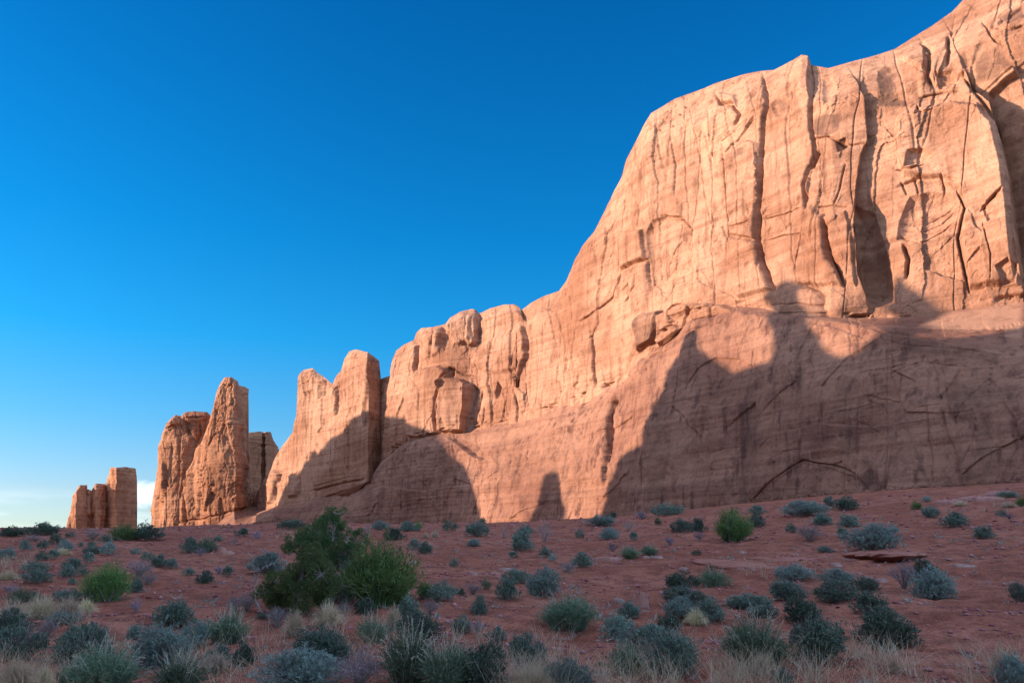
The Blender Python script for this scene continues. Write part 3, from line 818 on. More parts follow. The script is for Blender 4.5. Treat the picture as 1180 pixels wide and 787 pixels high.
# low skirt of sand and rubble rock in front of the butte
us = np.linspace(176, 330, 160)
skv = curve([(176, 610), (190, 603), (210, 600), (240, 594), (270, 587), (300, 583), (320, 582), (330, 588)])
rows = [(lambda u: np.full_like(np.asarray(u, float), 618.0), lambda u: R_BASE(u) - 6), (skv, lambda u: R_BASE(u) + np.interp(u, [176, 230, 270, 290, 330], [6, 4, 10, 34, 50]))]
o, G = loft('rubble_skirt', us, rows, (60,), [], APRON, thick=10, seed=9, facet=0.4, rough=0.7, strat=0.4, back_drop=1)
put(o, butte)

SKY_BACK = [(278, 560), (282, 499), (299.5, 497), (303, 498.5), (306, 497.5), (312, 497.5), (315, 507.6), (320, 515), (325, 525), (331, 560)]
skyB = curve(SKY_BACK)
us = np.linspace(278, 331, 110)
R_BK = lambda u: np.interp(u, [278, 300, 304, 306, 316, 331], [436, 440, 444, 440, 446, 456])
rows = [(lambda u: np.full_like(np.asarray(u, float), 612.0), R_BK), (lambda u: skyB(u) + 5, lambda u: R_BK(u) + 4), (skyB, lambda u: R_BK(u) + 7)]
back, G = loft('sandstone_fin', us, rows, (150, 20), [('crack', [(303, 500), (303, 540), (300, 580)], 1.4, 3.0), ('crack', [(288, 520), (298, 514), (312, 512)], 1.0, 1.4)], BUTTE, thick=16, seed=10, facet=1.0, rough=1.0, strat=1.4, top_in=0.4)
tag(back, 'shaded purple flat topped fin showing between the tall tower and the twin heads', 'rock fin')

# ================================================================ far group of slab pillars
group = tag(link('pillar_outcrop', None, None, at(118, 608, 600.0)), 'far group of four upright slab pillars on the left horizon', 'rock outcrop')


def pillar(nm, sk, Rpts, th, seed, fe=()):
    sk = [(a + 0.25 * math.sin(7.3 * k), b + (0.9 * math.sin(3.7 * k + seed) if 0 < k < len(sk) - 1 else 0)) for k, (a, b) in enumerate(sk)]
    s = curve(sk)
    us = np.linspace(sk[0][0], sk[-1][0], 70)
    Rf = lambda u: np.interp(u, [a for a, b in Rpts], [b for a, b in Rpts])
    rows = [(lambda u: np.full_like(np.asarray(u, float), 611.0), Rf), (lambda u: s(u) + 2.5, lambda u: Rf(u) + 1), (s, lambda u: Rf(u) + 3.5)]
    o, G = loft(nm, us, rows, (110, 10), list(fe), BUTTE, thick=th, seed=seed, facet=1.9, rough=1.8, strat=0.9, top_in=0.5)
    put(o, group)


pillar('pillar', [(77.5, 611), (78.3, 599), (83, 571.7), (87.5, 564), (92, 559.5), (98, 558), (100.2, 558.7), (101.2, 611)], [(77.5, 612), (88, 600), (101.2, 607)], 18, 21)
pillar('pillar', [(98, 611), (98.5, 566), (101, 564), (103.5, 564), (106.5, 565.6), (108.5, 572), (109.5, 611)], [(98, 612), (102, 605), (109.5, 610)], 14, 22)
pillar('pillar', [(105.5, 611), (108, 562), (111, 557.7), (117, 557), (123.2, 557.7), (124.5, 575), (125.5, 611)], [(105.5, 612), (112, 600), (115, 600), (125.5, 608)], 18, 23,
       [('bowl', [(109, 566), (116, 562), (121, 570), (119, 582), (112, 584)], 1.4, 4)])
pillar('pillar', [(122.4, 611), (124, 550), (126, 541), (128.6, 538.6), (136, 538), (146, 538.6), (156.5, 539), (157.2, 553), (157.4, 561), (155.6, 580), (153, 611)][:9] + [(158, 611)],
       [(122.4, 608), (133.5, 590), (135, 590), (145, 596), (158, 605)], 22, 24, [('block', [(124, 566), (134, 564), (146, 566), (145, 612), (124, 612)], -1.6, 2), ('crack', [(145.5, 542), (145.5, 600)], 0.9, 1.6)])
# ================================================================ ground: one sheet from the camera to the horizon
CREST_V = curve([(-900, 612), (0, 612), (90, 612), (180, 610), (290, 607), (350, 603), (430, 603), (560, 603), (640, 600), (700, 597), (750, 593), (850, 586),
                 (950, 579), (1060, 573), (1180, 568), (1400, 560), (2200, 545)])
CREST_R = curve([(-900, 62), (0, 66), (300, 68), (600, 72), (700, 78), (850, 88), (1000, 94), (1180, 100), (1400, 104), (2200, 110)])


def z_from_v(v, d):
    dr = ray(np.full_like(v, W / 2), v)
    return CAM[2] + d * dr[..., 2] / dr[..., 1]


def ground_z(x, y, rough=True):
    x = np.asarray(x, float); y = np.asarray(y, float)
    d = np.hypot(x, y) + 1e-6
    az = np.arctan2(x, y)
    u = W / 2 + F * np.tan(np.clip(az, -1.25, 1.25)) * 1.02
    front = sstep(np.cos(az), -0.1, 0.45)
    cr = CREST_R(u); cv = CREST_V(u)
    zc = z_from_v(cv, cr)
    # heights at fixed distances (rows 787, 722, 660, 630 of the photograph), then the crest
    t = np.clip((d - 42) / (cr - 42), 0, 1)
    z42 = 1.65 + 0.10 * (zc - 3.6)
    z28 = 0.72 + 0.05 * (zc - 3.6)
    z1 = np.interp(d, [0, 6, 10, 15, 28], [0, -0.03, -0.05, 0.13, 0.72]) + 0.05 * (zc - 3.6) * np.clip((d - 10) / 18, 0, 1)
    z = np.where(d < 28, z1, np.where(d < 42, z28 + (z42 - z28) * (d - 28) / 14, z42 + (zc - z42) * (t + 0.18 * np.sin(np.pi * t) * (t - 0.0))))
    beyond = np.clip(d - cr, 0, None)
    slope_back = np.interp(u, [-900, 250, 600, 800, 1000, 2200], [-0.035, -0.02, 0.0, 0.05, 0.075, 0.08])
    z = z + slope_back * np.minimum(beyond, 45) 
    far = sstep(d, 700, 1600)
    z = z * (1 - far) - 3.0 * far
    z = z * front + (0.25 + 0.01 * d * (d < 60)) * (1 - front) * (1 - far) - 3 * far * (1 - front) * 0
    if rough:
        a = np.clip((d - 3) / 12, 0.25, 1.0) * (1 - far)
        near = np.exp(-d / 140)
        z = z + a * near * (0.40 * fbm(x / 9, y / 9, 0 * x + 2.2, 3) + 0.13 * fbm(x / 2.2, y / 2.2, 0 * x + 8, 3))
        z = z + near * (0.030 * fbm(x / 0.45, y / 0.45, 0 * x + 5, 3))
    return z


azs = np.concatenate([np.radians(np.arange(-180, -44, 2.0)), np.radians(np.linspace(-44, 46, 760)), np.radians(np.arange(48, 180, 2.0))])
ds = np.concatenate([np.geomspace(1.2, 9, 60)[:-1], np.geomspace(9, 120, 430)[:-1], np.geomspace(120, 9000, 90)])
A, Dd = np.meshgrid(azs, ds)
X, Y = Dd * np.sin(A), Dd * np.cos(A)
Z = ground_z(X, Y)
G = np.stack([X, Y, Z], -1)
# small steps of bedded rock showing through the soil
bed = fbm(X / 5, Y / 14, 0 * X + 33, 3)


def ground_material():
    m = bpy.data.materials.new('red_desert_soil')
    m.use_nodes = True
    t = m.node_tree
    t.nodes.clear()
    g = N(t, 'ShaderNodeTexCoord').outputs['Object']
    a = noise(t, g, 0.22, 5, 0.6)
    b = noise(t, g, 1.5, 6, 0.65)
    c_ = noise(t, g, 9.0, 5, 0.7)
    e = noise(t, mapping(t, g, (0.5, 1.0, 1.0)), 0.55, 4, 0.6, 0.5)
    col = mixc(t, ramp(t, a, 0.35, 0.65), (0.300, 0.104, 0.066), (0.400, 0.164, 0.112))
    col = mixc(t, mathn(t, 'MULTIPLY', ramp(t, b, 0.40, 0.64), 0.9), col, (0.175, 0.058, 0.039))
    col = mixc(t, mathn(t, 'MULTIPLY', ramp(t, e, 0.62, 0.78), 0.5), col, (0.38, 0.19, 0.165))
    col = mixc(t, mathn(t, 'MULTIPLY', ramp(t, c_, 0.46, 0.66), 0.55), col, (0.105, 0.038, 0.028))
    vo = N(t, 'ShaderNodeTexVoronoi')
    vo.inputs['Scale'].default_value = 7.0
    t.links.new(g, vo.inputs['Vector'])
    spk = mathn(t, 'MULTIPLY', ramp(t, vo.outputs['Distance'], 0.16, 0.07), ramp(t, b, 0.45, 0.6))
    col = mixc(t, mathn(t, 'MULTIPLY', spk, 0.6), col, (0.44, 0.29, 0.26))
    gr = noise(t, g, 26.0, 3, 0.7)
    col = mixc(t, mathn(t, 'MULTIPLY', ramp(t, gr, 0.52, 0.68), 0.5), col, (0.46, 0.24, 0.19))
    col = mixc(t, mathn(t, 'MULTIPLY', ramp(t, gr, 0.46, 0.32), 0.5), col, (0.09, 0.032, 0.025))
    bs = N(t, 'ShaderNodeBsdfPrincipled')
    bs.inputs['Roughness'].default_value = 0.95
    bs.inputs['Specular IOR Level'].default_value = 0.1
    t.links.new(col, bs.inputs['Base Color'])
    h = mathn(t, 'ADD', mathn(t, 'MULTIPLY', b, 0.5), mathn(t, 'MULTIPLY', c_, 0.25))
    bp = N(t, 'ShaderNodeBump')
    bp.inputs['Strength'].default_value = 1.0
    bp.inputs['Distance'].default_value = 0.22
    t.links.new(h, bp.inputs['Height'])
    t.links.new(bp.outputs[0], bs.inputs['Normal'])
    o = N(t, 'ShaderNodeOutputMaterial')
    t.links.new(bs.outputs[0], o.inputs[0])
    return m


SOIL = ground_material()
idx = np.arange(G.shape[0] * G.shape[1]).reshape(G.shape[:2])
a_, b_, c_, d_ = idx[:-1, :-1], idx[:-1, 1:], idx[1:, 1:], idx[1:, :-1]
quads = [np.stack([a_, b_, c_, d_], -1).reshape(-1, 4)]
quads.append(np.stack([idx[:-1, -1], idx[:-1, 0], idx[1:, 0], idx[1:, -1]], -1).reshape(-1, 4))
verts = np.concatenate([G.reshape(-1, 3), [[0, 0, float(G[0, :, 2].mean())]]])
me = mesh_from_quads('ground', verts, np.concatenate(quads)[:, ::-1], SOIL)
# close the small hole under the camera
import bmesh
bm = bmesh.new(); bm.from_mesh(me); bm.verts.ensure_lookup_table()
cv_ = bm.verts[len(verts) - 1]
for i in range(G.shape[1]):
    bm.faces.new((cv_, bm.verts[(i + 1) % G.shape[1]], bm.verts[i]))
bm.to_mesh(me); bm.free()
tag(link('ground', me), kind='structure')

# ================================================================ the opposite ridge, whose shadow falls on cliff and ground
SHADOW = [(314, 598), (318, 588), (327, 562), (343, 546), (350, 538), (356, 521), (361, 518), (364, 523), (374, 510), (380, 504), (396, 497), (404, 484), (421, 472), (432, 476), (449, 481),
          (475, 481), (480, 491), (502, 498), (514, 509), (520, 521), (529, 532), (537, 538), (543, 552), (545, 568), (550, 585), (555, 606)]
FINGER = [(621, 606), (626, 562), (629, 546), (635, 542), (642, 544), (646, 566), (651, 582), (653, 606)]
BIG = [(702, 606), (706, 560), (707, 531), (720, 518), (740, 511), (751, 504), (757, 470), (763, 434), (772, 418), (781, 406), (791, 396), (792, 381), (800, 378), (806, 374), (809, 388), (808, 400), (824, 416),
       (840, 427), (860, 421), (888, 417), (951, 404), (972, 412), (993, 402), (1006, 392), (1015, 387)]
BIG2 = [(1080, 388), (1100, 390), (1140, 384), (1180, 377)]
HEAD = [(884, 430), (888, 417), (892, 393), (894, 368), (882, 360), (877, 344), (888, 332), (910, 323), (928, 328), (922, 347), (924, 364), (936, 378), (951, 404), (960, 425)]
LEAN_FIN = [(1018, 410), (1022, 390), (1018, 374), (1012, 356), (1018, 330), (1026, 313), (1036, 326), (1051, 335), (1066, 338), (1075, 345), (1074, 358), (1068, 372), (1085, 383), (1050, 400)]
Q0 = np.array([-135.0, 30.0])
QD = np.array([-0.5, 0.866])


def world_at(u, v):
    best, out = 9e9, None
    for nm in ('rock_dome', 'upper_wall', 'slickrock_foot', 'stepped_wall', 'sandstone_fin_t'):
        if nm not in FACE: continue
        U_, V_, B_ = FACE[nm]
        d = (U_ - u) ** 2 + (V_ - v) ** 2
        # nearest surface among those that reach this pixel
        m = d < 9.0
        if m.any():
            r = np.where(m, np.hypot(B_[..., 0], B_[..., 1]) + d * 0.3, 9e9)
            k = np.unravel_index(np.argmin(r), r.shape)
            if r[k] < best:
                best, out = r[k], B_[k]
    if out is None:
        out = at(u, v, R_BASE(u) + 6)
    return out


def to_ridge(p):
    """travel from a point of the cliff towards the sun to the plane of the ridge: (distance along, height)"""
    # p + k*TO_SUN = Q0 + a*QD  (plan)
    A2 = np.array([[TO_SUN[0], -QD[0]], [TO_SUN[1], -QD[1]]])
    k, a = np.linalg.solve(A2, Q0 - p[:2])
    return a, p[2] + k * TO_SUN[2]


def ridge_line(pts):
    out = []
    for i in range(len(pts) - 1):
        n = 3
        for j in range(n):
            t = j / n
            out.append(to_ridge(world_at(pts[i][0] * (1 - t) + pts[i + 1][0] * t, pts[i][1] * (1 - t) + pts[i + 1][1] * t)))
    out.append(to_ridge(world_at(*pts[-1])))
    return out


def ridge_mesh(nm, lines, mat):
    """one long ridge along the far side of the valley: crest heights carried back from the shadow's outline"""
    aa = np.arange(-260, 420, 0.35)
    hh = np.full(aa.shape, 54.0) + 2.0 * fbm(aa / 14, 0 * aa, 0 * aa, 3)
    for ln in lines:
        for (a0, h0), (a1, h1) in zip(ln[:-1], ln[1:]):
            lo, hi = min(a0, a1), max(a0, a1)
            m = (aa >= lo - 0.2) & (aa <= hi + 0.2)
            if hi - lo < 1e-6:
                hh[m] = np.maximum(hh[m], max(h0, h1))
            else:
                t = np.clip((aa[m] - a0) / (a1 - a0), 0, 1)
                hh[m] = np.maximum(hh[m], h0 + (h1 - h0) * t)
    front = Q0[None] + QD[None] * aa[:, None]
    rows = []
    for q, dh in ((26.0, None), (20.0, 0.25), (11.0, 0.62), (4.0, 0.9), (0.0, 1.0), (-5.0, -1.6), (-12.0, -3.6), (-20.0, 0.7), (-34.0, 0.3), (-46.0, None)):
        z = np.full(aa.shape, -9.0) if dh is None else (hh + dh if dh < 0 else -9 + (hh + 9) * dh)
        w = q + (0 if q <= 0 and q > -13 else 1.5) * fbm(aa / 10, 0 * aa + q, z / 12, 3)
        rows.append(np.stack([front[:, 0] + LH[0] * w, front[:, 1] + LH[1] * w, z], -1))
    return link(nm, mesh_from_grid(nm, np.stack(rows), mat, smooth=False))


def leaning_rock(nm, pts, mat):
    """an overhanging head or fin on the crest of the ridge: outline on the valley side, drawn back along the light"""
    poly = [to_ridge(world_at(*q)) for q in pts]
    bmx = bmesh.new()
    fr = [bmx.verts.new((Q0[0] + QD[0] * a, Q0[1] + QD[1] * a, h)) for a, h in poly]
    bk = [bmx.verts.new(tuple(np.array(v.co) + TO_SUN * 7.0)) for v in fr]
    n = len(fr)
    bmx.faces.new(fr)
    bmx.faces.new(bk[::-1])
    for i in range(n):
        j = (i + 1) % n
        bmx.faces.new((fr[i], bk[i], bk[j], fr[j]))
    bmesh.ops.triangulate(bmx, faces=bmx.faces[:])
    bmesh.ops.recalc_face_normals(bmx, faces=bmx.faces[:])
    me = bpy.data.meshes.new(nm)
    bmx.to_mesh(me)
    bmx.free()
    me.materials.append(mat)
    return link(nm, me)
FACE['sandstone_fin_t'] = FACE_TWIN
big = ridge_line(BIG) + ridge_line(BIG2)
lef = ridge_line(SHADOW)
fin = ridge_line(FINGER)
if 'DBG' in globals():
    print('BIG', [(round(float(a)), round(float(h))) for a, h in big][::6])
    print('LEFT', [(round(float(a)), round(float(h))) for a, h in lef][::6])
    print('FIN', [(round(float(a)), round(float(h))) for a, h in fin][::4])
a_end, h_end = big[-1]
big += [(a_end - 12, h_end + 1), (a_end - 40, h_end), (a_end - 90, h_end - 12), (a_end - 150, h_end - 20), (a_end - 190, h_end - 30), (-255, 60)]
tag(ridge_mesh('hills', [big, lef, fin], BUTTE), kind='structure')
tag(leaning_rock('hills', HEAD, BUTTE), kind='structure')
tag(leaning_rock('hills', LEAN_FIN, BUTTE), kind='structure')
# ================================================================ plants
def leaf_material(name, c1, c2, c3=None, vary=0.35, rough=0.75, trans=0.25, hue=0.06):
    m = bpy.data.materials.new(name)
    m.use_nodes = True
    t = m.node_tree
    t.nodes.clear()
    gi = N(t, 'ShaderNodeNewGeometry')
    oi = N(t, 'ShaderNodeObjectInfo')
    tcn = N(t, 'ShaderNodeTexCoord')
    isl = gi.outputs['Random Per Island']
    c = mixc(t, isl, c1, c2)
    cl = noise(t, tcn.outputs['Object'], 4.0, 3, 0.6)
    if c3:
        c = mixc(t, mathn(t, 'MULTIPLY', ramp(t, cl, 0.5, 0.72), 0.8), c, c3)
    hs = N(t, 'ShaderNodeHueSaturation')
    t.links.new(mathn(t, 'ADD', 0.485 - hue * 0.5, mathn(t, 'MULTIPLY', oi.outputs['Random'], hue)), hs.inputs['Hue'])
    t.links.new(mathn(t, 'ADD', 1.0 - vary, mathn(t, 'MULTIPLY', oi.outputs['Random'], 2 * vary)), hs.inputs['Value'])
    t.links.new(c, hs.inputs['Color'])
    bs = N(t, 'ShaderNodeBsdfPrincipled')
    bs.inputs['Roughness'].default_value = rough
    bs.inputs['Specular IOR Level'].default_value = 0.2
    t.links.new(hs.outputs[0], bs.inputs['Base Color'])
    tr = N(t, 'ShaderNodeBsdfTranslucent')
    t.links.new(hs.outputs[0], tr.inputs['Color'])
    mx = N(t, 'ShaderNodeMixShader')
    mx.inputs[0].default_value = trans
    t.links.new(bs.outputs[0], mx.inputs[1])
    t.links.new(tr.outputs[0], mx.inputs[2])
    o = N(t, 'ShaderNodeOutputMaterial')
    t.links.new(mx.outputs[0], o.inputs[0])
    return m


MAT = {
    'D': leaf_material('blackbrush_leaves', (0.045, 0.080, 0.066), (0.270, 0.360, 0.295), (0.110, 0.150, 0.130), vary=0.5),
    'S': leaf_material('sagebrush_leaves', (0.16, 0.225, 0.205), (0.30, 0.38, 0.345), (0.14, 0.20, 0.20)),
    'R': leaf_material('rabbitbrush_leaves', (0.10, 0.165, 0.105), (0.22, 0.31, 0.20), (0.13, 0.19, 0.14)),
    'G': leaf_material('green_stems', (0.07, 0.16, 0.05), (0.21, 0.36, 0.12), (0.09, 0.17, 0.09), vary=0.2, hue=0.02),
    'P': leaf_material('dusty_leaves', (0.22, 0.18, 0.24), (0.38, 0.32, 0.38), (0.20, 0.20, 0.24)),
    'B': leaf_material('bare_twigs', (0.36, 0.26, 0.25), (0.50, 0.38, 0.36), None, 0.2),
    'T': leaf_material('straw', (0.60, 0.50, 0.32), (0.86, 0.76, 0.52), None, 0.2),
    'K': leaf_material('feathery_stalks', (0.40, 0.42, 0.34), (0.60, 0.60, 0.50), None, 0.15),
    'J': leaf_material('juniper_sprays', (0.045, 0.095, 0.038), (0.14, 0.225, 0.085), (0.065, 0.12, 0.045), vary=0.1),
    'W': leaf_material('woody_stems', (0.20, 0.17, 0.155), (0.36, 0.32, 0.30), None, 0.2, trans=0.0),
    'X': leaf_material('dead_grey_wood', (0.20, 0.19, 0.19), (0.32, 0.30, 0.30), None, 0.1, trans=0.0),
}


def unit(a):
    return a / (np.linalg.norm(a, axis=-1, keepdims=True) + 1e-9)


def leaves(base, dirs, length, width, r):
    """narrow pointed blades: base points, directions, per-leaf length and width"""
    n = len(base)
    d = unit(dirs)
    side = unit(np.cross(d, unit(r.normal(size=(n, 3)))))
    length = np.broadcast_to(np.asarray(length, float), (n,))[:, None]
    width = np.broadcast_to(np.asarray(width, float), (n,))[:, None]
    nrm = np.cross(d, side)
    mid = base + d * length * 0.5 + nrm * length * 0.06
    v = np.stack([base, mid + side * width * 0.5, base + d * length, mid - side * width * 0.5], 1).reshape(-1, 3)
    return v, np.arange(4 * n).reshape(n, 4)


def tubes(paths, r0, r1, sides=3):
    """paths: (n, k, 3) polylines, tapered from r0 to r1"""
    n, k = paths.shape[:2]
    tang = unit(np.gradient(paths, axis=1))
    ref = np.where(np.abs(tang[..., 2:3]) > 0.9, np.array([1.0, 0, 0]), np.array([0, 0, 1.0]))
    a = unit(np.cross(tang, ref))
    b = np.cross(tang, a)
    t = np.linspace(0, 1, k)[None, :, None]
    rad = np.asarray(r0).reshape(-1, 1, 1) * (1 - t) + np.asarray(r1).reshape(-1, 1, 1) * t
    ang = np.arange(sides) * 2 * np.pi / sides
    v = paths[:, :, None, :] + rad[..., None] * (np.cos(ang)[None, None, :, None] * a[:, :, None, :] + np.sin(ang)[None, None, :, None] * b[:, :, None, :])
    idx = np.arange(n * k * sides).reshape(n, k, sides)
    nx = np.roll(idx, -1, axis=2)
    q = np.stack([idx[:, :-1], nx[:, :-1], nx[:, 1:], idx[:, 1:]], -1).reshape(-1, 4)
    return v.reshape(-1, 3), q


def join(parts):
    vs, qs, o = [], [], 0
    for v, q in parts:
        vs.append(v)
        qs.append(q + o)
        o += len(v)
    return np.concatenate(vs), np.concatenate(qs)


def fan(n, r, spread, lo, hi, k=5, droop=0.1, foot=0.06):
    """n stems rising from the foot and leaning outwards; unit width and height"""
    az = r.random(n) * 2 * np.pi
    out = np.sqrt(r.random(n)) * spread
    ln = lo + (hi - lo) * r.random(n)
    b = np.stack([np.cos(az) * foot * r.random(n), np.sin(az) * foot * r.random(n), np.zeros(n) - 0.02], -1)
    tip = np.stack([np.cos(az) * out, np.sin(az) * out, ln * np.sqrt(np.clip(1 - (out / 0.56) ** 2, 0.06, 1))], -1)
    t = np.linspace(0, 1, k)[None, :, None]
    p = b[:, None] * (1 - t) + tip[:, None] * t
    p[..., 2] += (np.sin(np.pi * t) * 0.14 * ln[:, None, None])[..., 0]
    p[..., 2] -= (t ** 3 * droop)[..., 0] * out[:, None]
    p += r.normal(size=p.shape) * 0.016 * t
    return p


def sprigs(pts, dirs, n_leaf, sl, ll, lw, r):
    n = len(pts)
    d = unit(dirs)
    f = r.random((n, n_leaf))
    base = pts[:, None] + d[:, None] * (f * sl)[..., None]
    ld = d[:, None] * 0.9 + unit(r.normal(size=(n, n_leaf, 3))) * 0.75
    ld[..., 2] += 0.12
    L = ll * (0.6 + 0.7 * r.random((n, n_leaf)))
    return leaves(base.reshape(-1, 3), ld.reshape(-1, 3), L.ravel(), (L * lw).ravel(), r)


def mound(r, n_sprig, n_leaf, sl, ll, lw, lobes=8, spiky=0.0):
    """uneven dome of leafy sprigs built from overlapping lobes that reach the ground"""
    az = r.random(lobes) * 2 * np.pi
    rr = np.sqrt(r.random(lobes)) * 0.33
    rad = 0.11 + 0.14 * r.random(lobes) ** 1.3
    sq = 0.75 + 0.5 * r.random(2)
    cen = np.stack([np.cos(az) * rr, np.sin(az) * rr, 0.26 + 0.40 * r.random(lobes) * (1 - rr / 0.45)], -1)
    cen[0] = (0.05 * r.normal(), 0.05 * r.normal(), 0.58)
    pk = r.choice(lobes, n_sprig, p=rad ** 2 / (rad ** 2).sum())
    d = unit(r.normal(size=(n_sprig, 3)))
    sc = 0.45 + 0.55 * r.random(n_sprig) ** 0.6
    p = cen[pk] + d * (rad[pk] * sc)[:, None] * np.array([1.0, 1.0, 1.35])
    k = r.random(n_sprig) < 0.30
    a2 = r.random(n_sprig) * 2 * np.pi
    q2 = 0.10 + 0.32 * r.random(n_sprig) * (1 + 0.2 * np.sin(3 * a2 + lobes))
    low = np.stack([np.cos(a2) * q2, np.sin(a2) * q2, 0.02 + 0.34 * r.random(n_sprig)], -1)
    p = np.where(k[:, None], low, p)
    p[:, 2] = np.clip(p[:, 2], 0.02, None)
    p[:, :2] *= sq
    stray = r.random(n_sprig) < 0.07
    p = np.where(stray[:, None], p * (1.08 + 0.22 * r.random((n_sprig, 1))), p)
    out = unit(p - np.array([0, 0, -0.15])) * 0.9 + d * 0.35 + unit(r.normal(size=p.shape)) * 0.35
    out[:, 2] += 0.25 + spiky
    return sprigs(p, out, n_leaf, sl, ll, lw, r)


def clump(r, n, sub, k=5, spread=0.52, lo=0.6, hi=1.0, foot=0.10):
    """a bush of several leaning sub-bushes, so that the outline is uneven"""
    out = []
    for i in range(sub):
        st = fan(max(4, n // sub), r, spread, lo, hi, k=k, foot=foot)
        a = i * 2.4 + r.random()
        off = 0.0 if i == 0 else 0.12 + 0.13 * r.random()
        f = 0.86 if i == 0 else 0.48 + 0.22 * r.random()
        hgt = 1.0 if i == 0 else 0.55 + 0.4 * r.random()
        st = st * np.array([f, f, hgt])
        st[..., 0] += np.cos(a) * off
        st[..., 1] += np.sin(a) * off
        t = np.linspace(0, 1, k)[None, :, None]
        st += np.cumsum(r.normal(size=st.shape) * 0.012, axis=1) * t
        out.append(st)
    return np.concatenate(out)


def shrub_parts(kind, lod, seed):
    r = np.random.default_rng(1000 + seed)
    hi, mid = lod == 2, lod == 1
    P = {}
    if kind in 'DS':
        n, k = ((1150, 9) if hi else (520, 8) if mid else (200, 6))
        ll = (0.055 if hi else 0.080 if mid else 0.12) * (1.15 if kind == 'S' else 1.0)
        P['foliage'] = mound(r, n, k, 0.09, ll, 0.28 if kind == 'D' else 0.2, lobes=int(r.integers(6, 11)), spiky=0.35 if kind == 'S' else 0.1)
        if lod:
            P['stems'] = join([tubes(fan(46 if hi else 22, r, 0.42, 0.5, 0.9), 0.011, 0.004), tubes(fan(60 if hi else 26, r, 0.54, 0.55, 1.12, foot=0.2), 0.0042, 0.0018)])
    elif kind == 'R':
        n = 620 if hi else 300 if mid else 110
        st = clump(r, n, 6 if hi else 5, k=6, spread=0.5, lo=0.62, hi=0.96)
        n = len(st)
        base = np.concatenate([st[:, 2] * (1 - f) + st[:, 3] * f for f in (0.2, 0.8)] + [st[:, 3] * (1 - f) + st[:, 4] * f for f in (0.3, 0.8)] + [st[:, 4] * (1 - f) + st[:, 5] * f for f in (0.3, 0.7, 1.0)])
        dr = np.tile(unit(st[:, 5] - st[:, 2]), (7, 1)) + 0.85 * unit(r.normal(size=base.shape)) + np.array([0, 0, 0.2])
        lf = leaves(base, dr, 0.065 * (0.6 + 0.7 * r.random(len(base))), 0.010 if hi else 0.015 if mid else 0.025, r)
        sk = mound(r, 320 if hi else 160 if mid else 60, 7, 0.08, 0.055 if hi else 0.08, 0.22, lobes=8, spiky=0.5)
        sk[0][:, 2] *= 0.78
        P['foliage'] = join([lf, tubes(st, 0.003, 0.0018), sk])
        if lod:
            k = 44 if hi else 18
            sp = fan(k, r, 0.50, 0.9, 1.14, k=6, foot=0.22)
            f = np.linspace(0.45, 1, 16)
            bb, dd = [], []
            for q in f:
                i = min(4, int(q * 5)); w = q * 5 - i
                bb.append(sp[:, i] * (1 - w) + sp[:, i + 1] * w)
                dd.append(unit(sp[:, 5] - sp[:, 3]) + 0.8 * unit(r.normal(size=(k, 3))))
            bb, dd = np.concatenate(bb), np.concatenate(dd)
            P['flower_stalks'] = join([tubes(sp, 0.004, 0.002), leaves(bb, dd, 0.030, 0.008, r)])
    elif kind == 'G':
        n = 760 if hi else 360 if mid else 140
        st = clump(r, n, 8 if hi else 6, k=6, spread=0.5, lo=0.5, hi=1.0)
        n = len(st)
        reps = [st[:, 1] * 0.4 + st[:, 2] * 0.6, st[:, 2] * 0.4 + st[:, 3] * 0.6, st[:, 3], (st[:, 3] + st[:, 4]) / 2, st[:, 4], (st[:, 4] + st[:, 5]) / 2, st[:, 5]]
        bb = np.concatenate(reps)
        dd = np.tile(unit(st[:, 5] - st[:, 1]), (len(reps), 1)) + 0.95 * unit(r.normal(size=bb.shape)) + np.array([0, 0, 0.3])
        P['foliage'] = join([leaves(bb, dd, 0.075 * (0.4 + r.random(len(bb))), 0.009 if hi else 0.014 if mid else 0.028, r), tubes(st, 0.004, 0.002),
                             mound(r, 420 if hi else 190 if mid else 70, 7, 0.08, 0.05 if hi else 0.07, 0.22, lobes=9, spiky=0.3)])
        if lod:
            P['stems'] = tubes(clump(r, 40, 5, k=5, lo=0.4, hi=0.8), 0.009, 0.003)
    elif kind in 'PB':
        n = 90 if hi else 60 if mid else 26
        st = fan(n, r, 0.48, 0.5, 1.0, k=5)
        tw = []
        for i in (2, 3, 4):
            m = 2
            for _ in range(m):
                d = unit(unit(st[:, 4] - st[:, 1]) + 0.8 * unit(r.normal(size=(n, 3))))
                L = (0.10 + 0.12 * r.random(n))[:, None]
                t = np.linspace(0, 1, 3)[None, :, None]
                tw.append(st[:, i][:, None] + d[:, None] * L[:, None] * t)
        tw = np.concatenate(tw)
        th = 0.006 if hi else 0.008 if mid else 0.014
        if kind == 'B':
            P['twigs'] = join([tubes(st[: n // 2], th * 1.3, th * 0.5), tubes(tw[: len(tw) // 2], th * 0.6, th * 0.3)])
        else:
            P['stems'] = join([tubes(st, th, th * 0.5), tubes(tw, th * 0.55, th * 0.3)])
            ends = tw.reshape(-1, 3)
            ends = ends[r.random(len(ends)) < (0.95 if lod else 0.7)]
            P['foliage'] = leaves(ends, unit(r.normal(size=ends.shape)) + np.array([0, 0, 0.8]), 0.05 if lod else 0.09, 0.014 if lod else 0.03, r)
    elif kind == 'T':
        n = 800 if hi else 460 if mid else 150
        st = fan(n, r, 0.52, 0.5, 1.1, k=4, droop=0.45, foot=0.18)
        w = 0.006 if hi else 0.009 if mid else 0.018
        P['blades'] = tubes(st, w, w * 0.2)
    return P


